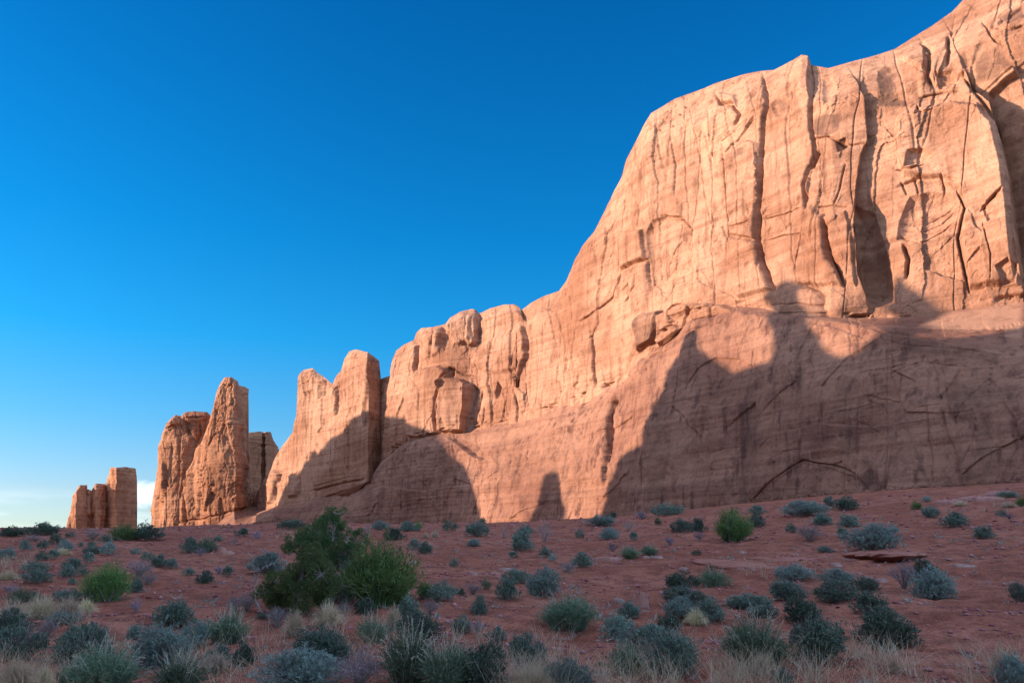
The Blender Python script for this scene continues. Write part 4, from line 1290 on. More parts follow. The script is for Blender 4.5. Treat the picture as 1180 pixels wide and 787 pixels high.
PARTMAT = {'stems': 'W', 'flower_stalks': 'K'}
NAMES = {'D': ('blackbrush', 'shrub', 'dark low shrubs on the red slope'), 'S': ('sagebrush', 'shrub', 'grey green sagebrush on the red slope'),
         'R': ('rabbitbrush', 'shrub', 'bushy rabbitbrush with pale stalks'), 'G': ('green_shrub', 'shrub', 'bright green shrubs'),
         'P': ('twiggy_shrub', 'shrub', 'dusty purple grey twiggy shrubs'), 'B': ('bare_bush', 'bush', 'leafless pinkish bushes'),
         'T': ('grass_tuft', 'grass tuft', 'pale dry grass tufts')}
_proto = {}
_used = {}


def protos(kind, lod, var):
    key = (kind, lod, var)
    if key not in _proto:
        P = shrub_parts(kind, lod, hash((ord(kind), lod, var)) % 5000)
        out = {}
        if not lod and len(P) > 1:
            P = {'foliage': P['foliage']} if kind != 'P' else {'foliage': join([P['foliage'], P['stems']])}
        for nm, (v, q) in P.items():
            out[nm] = mesh_from_quads(nm if lod else NAMES[kind][0], v, q, MAT[PARTMAT.get(nm, kind)], smooth=False)
        _proto[key] = out
    return _proto[key]


_dist = np.geomspace(5, 400, 4000)


def on_ground(u, v):
    d = ray(u, v)
    h = math.hypot(d[0], d[1])
    x, y = d[0] / h * _dist, d[1] / h * _dist
    zr = CAM[2] + d[2] / h * _dist
    g = ground_z(x, y)
    hit = np.nonzero(zr <= g)[0]
    if len(hit):
        i = hit[0]
    else:
        # the foot is just over the brow: stand where the ray comes closest to the soil
        m = _dist < 130
        i = int(np.argmin(np.where(m, zr - g, 9e9)))
    return np.array([x[i], y[i], g[i]]), _dist[i]


def plant(u, v, w, h, kind, label):
    p, dist = on_ground(u, v)
    dep = dist * math.cos(math.atan2(p[0], p[1])) * math.cos(TILT) + (p[2] - CAM[2]) * math.sin(TILT)
    grow = 1.12 + 0.05 * min(1.0, max(0.0, (v - 680) / 80.0))          # near ones carry straggling outer twigs
    wm, hm = w / F * dep * grow, h / F * dep * grow * 1.03
    lod = 2 if w >= 42 else 1 if w >= 17 else 0
    c = _used.get((kind, lod), 0)
    _used[(kind, lod)] = c + 1
    meshes = protos(kind, lod, c % (7 if lod else 6))
    nm, cat, grp = NAMES[kind]
    rot = rng.random() * 6.283
    if lod == 0:
        o = link(nm, list(meshes.values())[0])
    else:
        o = link(nm, None)
        for pn, me in meshes.items():
            link(pn, me, o)
    o.location = (p[0], p[1], p[2] - 0.02 * hm)
    o.rotation_euler = (0, 0, rot)
    o.scale = (wm, wm, hm)
    tag(o, label, cat, grp)
    return o
# (u, foot row, width, height in photograph pixels, kind, label): every plant stands where that spot of ground is
PLANTS = [
    # ---- brow of the hill, from the left
    (13, 618, 28, 12, 'D', 'grey green shrub on the skyline at the far left edge'),
    (47, 616, 34, 15, 'D', 'rounded grey green shrub on the skyline left of the far pillars'),
    (65, 615, 8, 9, 'P', 'tiny thin shrub between the skyline shrub and the far pillars'),
    (81, 619, 9, 7, 'D', 'tiny dark shrub below the left foot of the far pillars'),
    (107, 621, 20, 10, 'P', 'dusty low shrub in front of the middle far pillars'),
    (122, 625, 14, 10, 'D', 'small dark shrub left of the bright green skyline shrub'),
    (142, 622, 34, 19, 'G', 'green shrub on the skyline hiding the foot of the tallest far pillar'),
    (168, 621, 36, 17, 'D', 'wide teal shrub on the skyline between far pillars and butte'),
    (40, 623, 18, 7, 'P', 'low purple grey shrub just under the skyline at far left'),
    (29, 635, 14, 15, 'S', 'round sagebrush below the far left skyline shrubs'),
    (8, 645, 17, 16, 'S', 'round sagebrush at the left frame edge beside dry pale grass'),
    (49, 632, 14, 10, 'D', 'small dark shrub right of the round far left sagebrush'),
    (63, 627, 15, 13, 'D', 'upper of two shrubs touching below the far pillars, left side'),
    (74, 634, 18, 13, 'S', 'lower grey shrub of the touching pair left of the far pillars'),
    (47, 646, 14, 11, 'D', 'left one of two small dark shrubs with pale grass behind'),
    (60, 644, 16, 12, 'D', 'right one of two small dark shrubs with pale grass behind'),
    (40, 659, 25, 14, 'D', 'upper of two wide dark shrubs stacked on the left slope'),
    (44, 671, 25, 16, 'D', 'lower of two wide dark shrubs stacked on the left slope'),
    (23, 666, 12, 5, 'D', 'very flat dark shrub left of the stacked wide shrubs'),
    (84, 656, 25, 13, 'D', 'widest dark shrub of the trio above the yellow green bush'),
    (76, 665, 17, 14, 'D', 'lower left dark shrub of the trio above the yellow green bush'),
    (95, 663, 12, 9, 'D', 'small dark shrub touching the yellow green bush from the left'),
    (84, 673, 11, 8, 'D', 'tiny dark shrub alone left of the yellow green bush'),
    (92, 630, 7, 6, 'D', 'tiny dark tuft on bare soil under the far pillars'),
    (105, 630, 10, 7, 'D', 'top of three small shrubs in a column under the far pillars'),
    (106, 638, 20, 10, 'D', 'middle of three small shrubs in a column under the far pillars'),
    (102, 649, 16, 14, 'D', 'bottom of three small shrubs in a column under the far pillars'),
    (124, 640, 16, 17, 'S', 'sagebrush shaped like a small tree on one dark stem'),
    (157, 639, 12, 8, 'D', 'small dark shrub alone on bare soil below the butte gap'),
    (170, 646, 14, 11, 'D', 'left small shrub of the row of three below the butte'),
    (186, 652, 25, 14, 'D', 'wide middle shrub of the row of three below the butte'),
    (198, 655, 15, 11, 'S', 'grey right shrub of the row of three below the butte'),
    (121, 690, 56, 40, 'G', 'yellow green bush glowing bright on the left slope'),
    (102, 694, 15, 15, 'R', 'small pale green shrub at the left foot of the yellow green bush'),
    (160, 665, 28, 18, 'P', 'blue purple shrub right of the yellow green bush'),
    (156, 682, 18, 16, 'S', 'grey shrub under the blue purple one beside the yellow green bush'),
    (170, 674, 17, 13, 'P', 'faded lilac shrub at the right of the blue purple one'),
    (11, 683, 15, 10, 'P', 'thin twiggy shrub at left edge above the pale grass bed'),
    (80, 692, 29, 15, 'S', 'dark sagebrush at the top right of the pale grass bed'),
    (26, 694, 36, 17, 'R', 'dull green shrub behind the pale grass bed'),
    (216, 663, 15, 9, 'D', 'flat dark shrub under the green and grey pair below the butte'),
    # ---- pale grass bed at the left and the clump below it
    (14, 716, 40, 24, 'T', 'pale grass tuft at the left end of the grass bed'),
    (46, 712, 42, 25, 'T', 'tall pale grass tuft in the left middle of the grass bed'),
    (76, 711, 38, 22, 'T', 'pale grass tuft in the right middle of the grass bed'),
    (98, 706, 26, 16, 'T', 'short pale grass tuft at the right end of the grass bed'),
    (70, 719, 30, 14, 'S', 'low teal sagebrush along the lower edge of the grass bed'),
    (6, 736, 56, 34, 'D', 'dark shrub at left edge directly under the grass bed'),
    (20, 759, 60, 38, 'D', 'big dark shrub at left edge below the other dark shrub'),
    (54, 733, 20, 18, 'P', 'violet blue shrub at the right of the dark left edge shrubs'),
    (83, 738, 22, 16, 'D', 'small dark shrub crowning the left of the big lower left mound'),
    (101, 732, 18, 13, 'S', 'small teal shrub crowning the right of the big lower left mound'),
    (95, 764, 62, 42, 'D', 'big dark mound in the lower left with two small shrubs above it'),
    (77, 789, 32, 24, 'R', 'pale stalked bush at bottom edge left of the big spiky mound'),
    (119, 793, 80, 50, 'R', 'largest spiky mound at the bottom left of the picture'),
    (18, 789, 42, 28, 'T', 'pale grass tuft in the bottom left corner'),
    (50, 789, 24, 20, 'T', 'pale grass tuft right of the bottom left corner one'),
    (155, 736, 18, 17, 'D', 'small ragged dark shrub left above the spiky teal bushes'),
    (199, 720, 42, 28, 'D', 'nearly black round shrub alone on red soil'),
    (156, 706, 13, 14, 'P', 'thin grey twiggy shrub on bare soil left of the black round shrub'),
    (184, 767, 66, 42, 'S', 'teal sagebrush in front of the black round shrub'),
    (206, 795, 64, 38, 'R', 'spiky bush at bottom edge below the teal sagebrush'),
    # ---- centre left, around the junipers
    (334, 609, 27, 12, 'D', 'dark shrub on the brow left of the juniper top'),
    (278, 618, 15, 11, 'D', 'small dark shrub on the brow at the right end of the sunlit sand'),
    (296, 621, 12, 9, 'P', 'small purple grey shrub on the brow between two dark ones'),
    (218, 637, 19, 18, 'D', 'left dark half of the pair of shrubs below the butte tower'),
    (238, 636, 25, 18, 'R', 'right greener half of the pair of shrubs below the butte tower'),
    (251, 624, 14, 7, 'D', 'flat dark shrub behind the pair below the butte tower'),
    (231, 641, 11, 10, 'P', 'small lilac shrub in front of the pair below the butte tower'),
    (235, 672, 19, 15, 'D', 'round dark shrub on the open red slope left of the junipers'),
    (262, 664, 16, 13, 'D', 'small dark shrub with a purple one at its left'),
    (252, 661, 13, 9, 'P', 'small purple shrub touching a dark one on the open slope'),
    (270, 629, 12, 12, 'B', 'pale leafless bush on the slope under the twin headed fin'),
    (310, 659, 46, 24, 'S', 'wide teal sagebrush left of the junipers'),
    (271, 704, 22, 17, 'P', 'left twiggy purple shrub below the teal sagebrush'),
    (285, 704, 24, 19, 'P', 'right twiggy purple shrub next to the juniper trunk'),
    (263, 740, 54, 34, 'R', 'stalky bush with many pale stems in front of the purple shrubs'),
    (235, 736, 30, 21, 'D', 'dark shrub joined to the left of the pale stemmed bush'),
    (222, 745, 38, 26, 'S', 'teal sagebrush right below the nearly black round shrub'),
    (252, 767, 36, 24, 'D', 'left dark shrub of the near pair ringed by dry grass'),
    (280, 767, 26, 25, 'D', 'right dark shrub of the near pair ringed by dry grass'),
    (248, 772, 40, 18, 'T', 'thin arching dry grass around the near dark pair'),
    (369, 765, 64, 44, 'D', 'big dark round shrub below the pale tufts under the junipers'),
    (338, 793, 84, 46, 'S', 'big blue grey sagebrush at the bottom edge, left of centre'),
    (338, 732, 30, 28, 'T', 'left pale straw tuft at the foot of the front juniper'),
    (377, 722, 38, 27, 'T', 'right pale straw tuft at the foot of the front juniper'),
    (319, 722, 26, 20, 'P', 'grey twiggy shrub left of the straw tufts under the juniper'),
    (396, 708, 18, 14, 'P', 'small purple shrub between juniper foot and big green bush'),
    (224, 717, 11, 6, 'G', 'tiny green plant right of the nearly black round shrub'),
    (301, 713, 13, 7, 'D', 'flat dark plant at the left foot of the front juniper'),
    (440, 696, 96, 76, 'G', 'largest bright green bush beside the junipers'),
    (398, 694, 50, 48, 'S', 'grey teal bush wedged between junipers and the largest green bush'),
    (508, 691, 28, 23, 'D', 'dark shrub at the right foot of the largest green bush'),
    (490, 688, 22, 20, 'G', 'small green bush between the largest green bush and a dark shrub'),
    (421, 707, 21, 17, 'D', 'small dark shrub below the largest green bush'),
    # ---- centre
    (424, 619, 15, 20, 'B', 'dark leafless bush against the shaded rock right of the junipers'),
    (438, 611, 18, 12, 'S', 'teal shrub on the brow right of the juniper top'),
    (454, 622, 24, 14, 'D', 'wide dark shrub just below the brow, right of the green bush'),
    (471, 612, 20, 12, 'D', 'dark shrub on the brow with a greener one at its right'),
    (482, 611, 11, 12, 'G', 'small green shrub on the brow at the right of a dark one'),
    (518, 612, 16, 13, 'D', 'round dark shrub on the brow under the shaded rock edge'),
    (550, 618, 26, 18, 'D', 'dark shrub in front of the left edge of the sunlit rock foot'),
    (556, 604, 9, 8, 'D', 'tiny dark shrub against the left edge of the sunlit rock foot'),
    (476, 633, 14, 14, 'D', 'left smaller shrub of a dark pair right of the green bush'),
    (489, 638, 18, 15, 'D', 'right larger shrub of a dark pair right of the green bush'),
    (490, 619, 9, 6, 'T', 'tiny pale grass tuft right of the wide dark brow shrub'),
    (501, 619, 11, 8, 'T', 'tiny white grass tuft between two brow shrubs'),
    (546, 629, 18, 9, 'S', 'flat grey shrub below the dark one at the sunlit rock foot'),
    (523, 653, 11, 9, 'D', 'tiny dark shrub alone on open soil in the centre'),
    (603, 634, 30, 23, 'D', 'big round dark shrub below the finger shaped shadow'),
    (606, 615, 18, 10, 'D', 'flat dark shrub behind the big round one below the finger shadow'),
    (592, 643, 14, 9, 'D', 'small dark shrub at the lower left of the big round one'),
    (628, 642, 16, 13, 'D', 'dark shrub right below the pink leafless bush'),
    (637, 647, 10, 9, 'S', 'tiny grey shrub touching the dark one below the pink leafless bush'),
    (560, 679, 16, 15, 'R', 'small round green shrub alone in the centre'),
    (596, 672, 29, 18, 'D', 'upper dark shrub of the central trio'),
    (585, 690, 28, 23, 'D', 'lower left dark shrub of the central trio'),
    (624, 687, 38, 34, 'S', 'tall teal sagebrush of the central trio'),
    (524, 685, 10, 9, 'D', 'left of two tiny dark shrubs right of the green bush foot'),
    (533, 687, 9, 10, 'D', 'right of two tiny dark shrubs right of the green bush foot'),
    (545, 685, 19, 13, 'P', 'lilac shrub above the upright dark central shrub'),
    (551, 708, 18, 22, 'D', 'upright dark shrub standing under the lilac one'),
    (581, 620, 13, 15, 'B', 'small pink leafless bush in front of the sunlit rock foot'),
    (627, 624, 24, 24, 'B', 'larger pink leafless bush below the finger shaped shadow'),
    (532, 730, 21, 21, 'D', 'dark shrub with a faded purple one at its right, centre'),
    (550, 730, 17, 14, 'P', 'faded purple shrub touching the dark one at its left'),
    (574, 738, 19, 17, 'D', 'small dark shrub on a pale bare stem'),
    (608, 763, 46, 35, 'D', 'big dark shrub alone right of the long green hedge like clump'),
    (427, 740, 40, 32, 'R', 'stalky dark bush left of the pale dry tuft'),
    (453, 727, 24, 29, 'T', 'pale dry tuft between the stalky bush and the dark shrubs'),
    (471, 713, 34, 24, 'D', 'upper dark shrub right of the pale dry tuft'),
    (486, 733, 44, 27, 'D', 'lower dark shrub right of the pale dry tuft'),
    (496, 707, 19, 15, 'P', 'violet shrub behind the dark shrubs in the centre'),
    (470, 787, 76, 62, 'R', 'tall left third of the long green clump at bottom centre'),
    (514, 791, 74, 50, 'R', 'middle of the long green clump at bottom centre'),
    (556, 790, 66, 48, 'D', 'dark right end of the long green clump at bottom centre'),
    (414, 792, 48, 36, 'P', 'dark purple bush left of the long green clump'),
    (612, 797, 62, 26, 'T', 'wide straw tuft at the bottom edge, right of the long clump'),
    # ---- right of centre
    (769, 594, 33, 15, 'D', 'wide dark shrub against the shaded rock foot, right of sunlit part'),
    (705, 597, 12, 8, 'D', 'small dark shrub at the right edge of the sunlit rock foot'),
    (691, 606, 30, 14, 'S', 'wide blue grey shrub below the right end of the sunlit rock foot'),
    (701, 622, 22, 15, 'S', 'round blue grey shrub under the wide one at the sunlit end'),
    (668, 620, 11, 10, 'D', 'tiny dark shrub left of the two blue grey shrubs'),
    (730, 623, 13, 12, 'D', 'small dark shrub below the pink bush right of the blue grey pair'),
    (725, 612, 20, 13, 'B', 'spreading pink leafless bush right of the blue grey pair'),
    (740, 598, 16, 8, 'P', 'low pale twiggy shrub along the rock foot'),
    (758, 605, 8, 9, 'D', 'tiny upright dark shrub below the wide dark one at the rock foot'),
    (787, 613, 23, 16, 'D', 'left shrub of a dark pair left of the vivid green bush'),
    (805, 613, 19, 16, 'D', 'right shrub of a dark pair left of the vivid green bush'),
    (846, 623, 44, 40, 'G', 'vivid green bush standing at the foot of the shaded cliff'),
    (772, 628, 12, 10, 'P', 'small mauve shrub below the dark pair'),
    (806, 622, 12, 8, 'P', 'flat mauve shrub right below the dark pair'),
    (706, 635, 14, 9, 'P', 'mauve shrub above the flat pink stone slab'),
    (726, 643, 25, 14, 'R', 'left shrub of two with pale tips behind the pink stone slab'),
    (749, 640, 22, 13, 'R', 'right shrub of two with pale tips behind the pink stone slab'),
    (671, 653, 23, 17, 'D', 'dark round shrub left of the pink stone slab'),
    (654, 660, 18, 12, 'P', 'mauve shrub at the lower left of the dark round one'),
    (803, 640, 10, 7, 'D', 'tiny dark shrub at the left end of the bare bedrock'),
    (785, 679, 36, 21, 'D', 'dark shrub at the left of a green tipped one, right centre'),
    (822, 675, 38, 23, 'R', 'green bush with straw tips at the right of a dark shrub'),
    (655, 724, 68, 40, 'R', 'big bush crowned with straw coloured tips'),
    (724, 712, 25, 20, 'D', 'small dark shrub beside a pinkish boulder'),
    (791, 697, 50, 22, 'D', 'wide dark shrub below the green tipped one, right centre'),
    (786, 711, 34, 22, 'S', 'teal shrub under the wide dark one, right centre'),
    (818, 716, 36, 26, 'D', 'dark shrub at the right of the teal one with dry grass between'),
    (772, 727, 24, 20, 'D', 'dark shrub left of the grey dry grass, right centre'),
    (802, 720, 28, 18, 'T', 'grey dry grass fanned out between three dark shrubs'),
    (711, 737, 34, 30, 'D', 'top left shrub of the large dark clump right of centre'),
    (741, 750, 64, 30, 'D', 'long middle shrub of the large dark clump right of centre'),
    (768, 775, 60, 48, 'D', 'largest lowest shrub of the large dark clump right of centre'),
    (724, 778, 44, 32, 'R', 'spiky front shrub of the large dark clump right of centre'),
    (655, 793, 48, 34, 'S', 'teal sagebrush at the bottom edge below the straw tipped bush'),
    (785, 778, 17, 24, 'R', 'light green grassy plant at the right foot of the dark clump'),
    (693, 767, 11, 5, 'D', 'tiny flat dark plant left of the dark clump'),
    # ---- right
    (873, 592, 19, 10, 'D', 'upper small dark shrub right of the vivid green bush'),
    (872, 607, 17, 18, 'D', 'lower dark shrub right of the vivid green bush'),
    (929, 593, 47, 17, 'S', 'long low grey green shrub at the cliff foot under the rock arch'),
    (958, 586, 16, 16, 'D', 'upright dark shrub at the cliff foot, first right of the long low one'),
    (976, 588, 23, 17, 'D', 'round dark shrub at the cliff foot, second right of the long low one'),
    (947, 605, 24, 15, 'D', 'dark shrub in the middle of the group below the cliff foot'),
    (912, 614, 13, 11, 'D', 'small dark shrub at the left of the group below the cliff foot'),
    (933, 623, 30, 17, 'P', 'brownish purple shrub lowest in the group below the cliff foot'),
    (977, 607, 26, 14, 'D', 'dark shrub at the right of the group below the cliff foot'),
    (971, 620, 16, 14, 'D', 'small dark shrub touching the large rounded grey green one'),
    (1007, 633, 52, 30, 'S', 'large rounded grey green shrub above the undercut ledge'),
    (952, 636, 17, 7, 'S', 'flat grey shrub on bare bedrock'),
    (915, 669, 36, 20, 'S', 'pale teal shrub at the top left of the clumps on the right'),
    (908, 691, 42, 25, 'D', 'dark shrub below the pale teal one, right side'),
    (860, 701, 48, 19, 'D', 'low wide dark shrub left of the right hand clumps'),
    (965, 672, 36, 18, 'S', 'pale teal shrub behind dark ones left of the pale stones'),
    (963, 693, 44, 26, 'D', 'dark shrub in front of the pale teal one near the pale stones'),
    (998, 681, 30, 18, 'D', 'dark shrub right beside the pale scattered stones'),
    (924, 717, 48, 30, 'D', 'dark shrub behind the great stalky bush'),
    (878, 710, 30, 15, 'D', 'low dark shrub just above the great stalky bush'),
    (1001, 706, 38, 24, 'D', 'dark round shrub above the broad one at lower right'),
    (872, 766, 76, 56, 'R', 'great stalky green bush with tall pale stalks'),
    (940, 758, 64, 46, 'D', 'dark bush joined to the right of the great stalky one'),
    (1020, 743, 64, 42, 'D', 'broad dark bush alone at lower right'),
    (1042, 678, 30, 28, 'P', 'violet grey shrub at the left of the trio under the ledge'),
    (1069, 666, 30, 21, 'D', 'dark top shrub of the trio under the ledge'),
    (1077, 691, 46, 35, 'S', 'large lower right shrub of the trio under the ledge'),
    (1179, 693, 24, 22, 'S', 'shrub cut by the right frame edge halfway down the slope'),
    (1168, 790, 44, 34, 'S', 'blue grey bush in the bottom right corner'),
    (1160, 784, 40, 36, 'T', 'dry grass rising out of the bottom right corner bush'),
    (1031, 775, 17, 15, 'T', 'small dry tuft below the broad dark bush'),
    (1041, 743, 15, 12, 'T', 'small whitish tuft at the right foot of the broad dark bush'),
    (1057, 587, 15, 12, 'G', 'small green shrub at the cliff foot on the right'),
    (1068, 578, 10, 7, 'S', 'tiny grey shrub against the cliff foot on the right'),
    (1073, 596, 18, 14, 'D', 'small dark shrub below the green one at the right cliff foot'),
    (1100, 607, 35, 19, 'D', 'wide dark shrub with pale twigs on the right slope'),
    (1136, 620, 25, 14, 'D', 'ragged dark shrub alone on the bare right slope'),
    (1162, 573, 19, 8, 'D', 'dark shrub on the pale stone band near the right edge'),
    (1178, 583, 15, 14, 'G', 'green shrub cut by the right edge near the cliff foot'),
    (1153, 595, 10, 8, 'D', 'tiny dark shrub near the right edge below the pale stone band'),
    (1163, 598, 11, 7, 'P', 'tiny grey shrub right of a tiny dark one near the right edge'),
    (1162, 585, 20, 7, 'T', 'pale grass tuft under the stone band near the right edge'),
    (1107, 583, 16, 6, 'T', 'pale flat grass tuft right of the green shrub at the cliff foot'),
    (880, 775, 30, 22, 'T', 'greyish grass at the foot of the great stalky bush'),
    (905, 790, 26, 20, 'S', 'blue sagebrush at the bottom edge below the great stalky bush'),
    (8, 668, 26, 11, 'T', 'pale grass patch at the left edge under a round sagebrush'),
    (72, 640, 22, 9, 'T', 'pale grass tuft among the small shrubs at far left'),
]
for rec in PLANTS:
    plant(*rec)

# ---------------------------------------------------------------- junipers
def juniper(u0, v0, clumps, trunk_px, label, seed, dens, dead=()):
    r = np.random.default_rng(seed)
    p, dist = on_ground(u0, v0)
    dep = dist * math.cos(math.atan2(p[0], p[1])) * math.cos(TILT)
    s = dep / F
    root = tag(link('juniper_tree', None, None, tuple(p)), label, 'tree', 'junipers on the slope')
    fw = unit(np.array([p[0], p[1], 0.0]))
    rt = np.array([fw[1], -fw[0], 0.0])

    def loc(u, v, y=0.0):
        return rt * (u - u0) * s + np.array([0, 0, 1.0]) * (v0 - v) * s + fw * y
    fol, wood, deadw = [], [], []
    hub = loc(*trunk_px)
    foot = np.array([0, 0, -0.1])
    mid = (hub + foot) / 2 + rt * 0.06
    t = np.linspace(0, 1, 9)[:, None]
    path = (1 - t) ** 2 * foot + 2 * t * (1 - t) * mid + t ** 2 * hub + r.normal(size=(9, 3)) * 0.015
    wood.append(tubes(path[None], 0.10, 0.05, 8))
    for (cu, cv, cr_) in clumps:
        y = (r.random() - 0.5) * 1.1
        c = loc(cu, cv, y)
        R = cr_ * s * 1.02
        # limb to the clump
        t = np.linspace(0, 1, 8)[:, None]
        m_ = (hub + c) / 2 + np.array([0, 0, 0.10]) + r.normal(size=3) * 0.08
        limb = (1 - t) ** 2 * path[int(r.integers(4, 9))] + 2 * t * (1 - t) * m_ + t ** 2 * c + r.normal(size=(8, 3)) * 0.012
        wood.append(tubes(limb[None], 0.035, 0.010, 6))
        # tufted sprays: sub-clumps of short scaly twigs
        k = max(8, int(17 * (cr_ / 16) ** 1.3))
        for _ in range(k):
            d = unit(r.normal(size=3)); d[2] *= 0.9
            cc = c + d * R * (0.25 + 0.75 * r.random() ** 0.5) * np.array([1, 1, 0.95])
            rr = R * (0.25 + 0.17 * r.random())
            n = int(2.3 * dens * (rr / 0.12) ** 1.6) + 30
            dd = unit(r.normal(size=(n, 3)))
            pts = cc + dd * (rr * (0.35 + 0.65 * r.random(n) ** 0.5))[:, None]
            out = dd + unit(pts - c) * 0.6 + np.array([0, 0, 0.55])
            fol.append(sprigs(pts, out, 6, 0.05, 0.032, 0.34, r))
            tw = np.stack([c, (c + cc) / 2 + r.normal(size=3) * 0.02, cc])
            wood.append(tubes(tw[None], 0.010, 0.004, 4))
    for ln in dead:
        pts = np.array([loc(a, b, -0.35) for a, b in ln])
        f = np.linspace(0, len(pts) - 1, 12)
        i = np.minimum(f.astype(int), len(pts) - 2)
        q = pts[i] + (pts[i + 1] - pts[i]) * (f - i)[:, None] + r.normal(size=(12, 3)) * 0.01
        deadw.append(tubes(q[None], 0.014, 0.004, 5))
        for j in range(2, 12):
            for _ in range(2):
                d = unit(r.normal(size=3) + np.array([0, 0, 0.3])) * (0.10 + 0.16 * r.random())
                deadw.append(tubes(np.stack([q[j], q[j] + d * 0.5 + r.normal(size=3) * 0.01, q[j] + d])[None], 0.006, 0.002, 4))
    link('crown', mesh_from_quads('crown', *join(fol), MAT['J'], smooth=False), root)
    link('trunk', mesh_from_quads('trunk', *join(wood), MAT['W'], smooth=True), root)
    if deadw:
        link('dead_branch', mesh_from_quads('dead_branch', *join(deadw), MAT['X'], smooth=True), root)


juniper(366, 690, [(381, 596, 11), (374, 602, 8), (387, 607, 7), (362, 618, 17), (376, 616, 14), (350, 622, 12), (340, 629, 11), (352, 634, 14), (368, 634, 18), (388, 622, 11), (412, 618, 7),
                   (410, 628, 10), (404, 640, 12), (388, 640, 14), (330, 634, 7), (372, 650, 16), (395, 655, 14), (355, 648, 14)], (372, 655),
        'tall dark juniper standing highest against the shaded rock', 51, 26,
        dead=[[(366, 690), (378, 650), (379, 620), (378, 604)], [(372, 660), (390, 640), (396, 622)]])
juniper(335, 706, [(352, 643, 13), (362, 650, 14), (346, 656, 14), (366, 664, 16), (350, 670, 17), (332, 668, 14), (318, 672, 14), (308, 682, 12), (324, 686, 16), (342, 688, 16), (360, 684, 16), (375, 676, 14),
                   (336, 700, 12), (316, 696, 10), (374, 694, 10)], (338, 688),
        'lower brighter juniper in front of the tall dark one', 52, 30,
        dead=[[(304, 704), (296, 690), (294, 668), (290, 650)], [(294, 672), (302, 656), (316, 650)]])

# ---------------------------------------------------------------- stones
def slab_material(name, c1, c2):
    m = bpy.data.materials.new(name)
    m.use_nodes = True
    t = m.node_tree
    bs = t.nodes['Principled BSDF']
    g = N(t, 'ShaderNodeTexCoord').outputs['Object']
    a = noise(t, g, 3.0, 6, 0.65)
    b = noise(t, mapping(t, g, (1, 1, 9)), 2.0, 4, 0.6)
    c = mixc(t, ramp(t, a, 0.35, 0.65), c1, c2)
    c = mixc(t, mathn(t, 'MULTIPLY', ramp(t, b, 0.55, 0.7), 0.4), c, (0.20, 0.09, 0.07))
    t.links.new(c, bs.inputs['Base Color'])
    bs.inputs['Roughness'].default_value = 0.9
    bp = N(t, 'ShaderNodeBump')
    bp.inputs['Strength'].default_value = 0.7
    bp.inputs['Distance'].default_value = 0.05
    t.links.new(a, bp.inputs['Height'])
    t.links.new(bp.outputs[0], bs.inputs['Normal'])
    return m


PINK = slab_material('pink_slab_rock', (0.34, 0.15, 0.115), (0.44, 0.24, 0.21))
PALE = slab_material('pale_weathered_rock', (0.32, 0.18, 0.155), (0.46, 0.32, 0.30))
REDR = slab_material('red_ledge_rock', (0.25, 0.088, 0.06), (0.32, 0.13, 0.095))


def slab(u, v, w, thick, mat, label, depth=0.45, name='rock_slab', seed=0, tilt=0.0, dome=0.25, lift=0.5, under=1.0):
    r = np.random.default_rng(seed + int(u) * 7 + int(v))
    if w < 60:
        thick *= 1.7
        depth *= 0.85
    p, dist = on_ground(u, v)
    s = dist / F
    wm = w * s
    n = 30
    a = np.linspace(0, 2 * np.pi, n, endpoint=False)
    rag = 0.10 * np.repeat(r.normal(size=n // 3), 3)
    ph = r.random(4) * 6.28
    rad = 1 + 0.16 * np.sin(2 * a + ph[0]) + 0.12 * np.sin(3 * a + ph[1]) + 0.08 * np.sin(5 * a + ph[2]) + 0.05 * np.sin(9 * a + ph[3]) + 0.03 * r.normal(size=n) + rag
    rings = []
    for q, z in ((0.86 * under, -0.8), (0.97 * under, -0.3), (1.0 - 0.6 * (1 - under), 0.25), (0.98, 0.62), (0.93, 0.86), (0.84, 1.0), (0.6, 1.0 + dome * 0.5), (0.3, 1.0 + dome * 0.9)):
        jj = 1 + 0.025 * r.normal(size=n)
        rings.append(np.stack([np.cos(a) * rad * q * jj * wm / 2, np.sin(a) * rad * q * jj * wm / 2 * depth, np.full(n, z * thick) + 0.10 * thick * r.normal(size=n)], -1))
    v_ = np.concatenate([np.concatenate(rings), [[0, 0, thick * (1 + dome)]], [[0, 0, -0.8 * thick]]])
    idx = np.arange(n * len(rings)).reshape(len(rings), n)
    nx = np.roll(idx, -1, 1)
    q = np.stack([idx[:-1], nx[:-1], nx[1:], idx[1:]], -1).reshape(-1, 4)
    top = np.stack([idx[-1], nx[-1], np.full(n, len(v_) - 2)], -1)
    me = bpy.data.meshes.new(name)
    me.from_pydata(v_.tolist(), [], q.tolist() + top.tolist() + [list(map(int, idx[0][::-1]))])
    me.materials.append(mat)
    o = link(name, me)
    az = math.atan2(p[0], p[1])
    o.location = (p[0], p[1], p[2] - (1 - lift) * thick)
    o.rotation_euler = (tilt, r.normal() * 0.03, -az + r.normal() * 0.1)
    tag(o, label, 'rock', 'flat stones lying on the red soil')
    return o


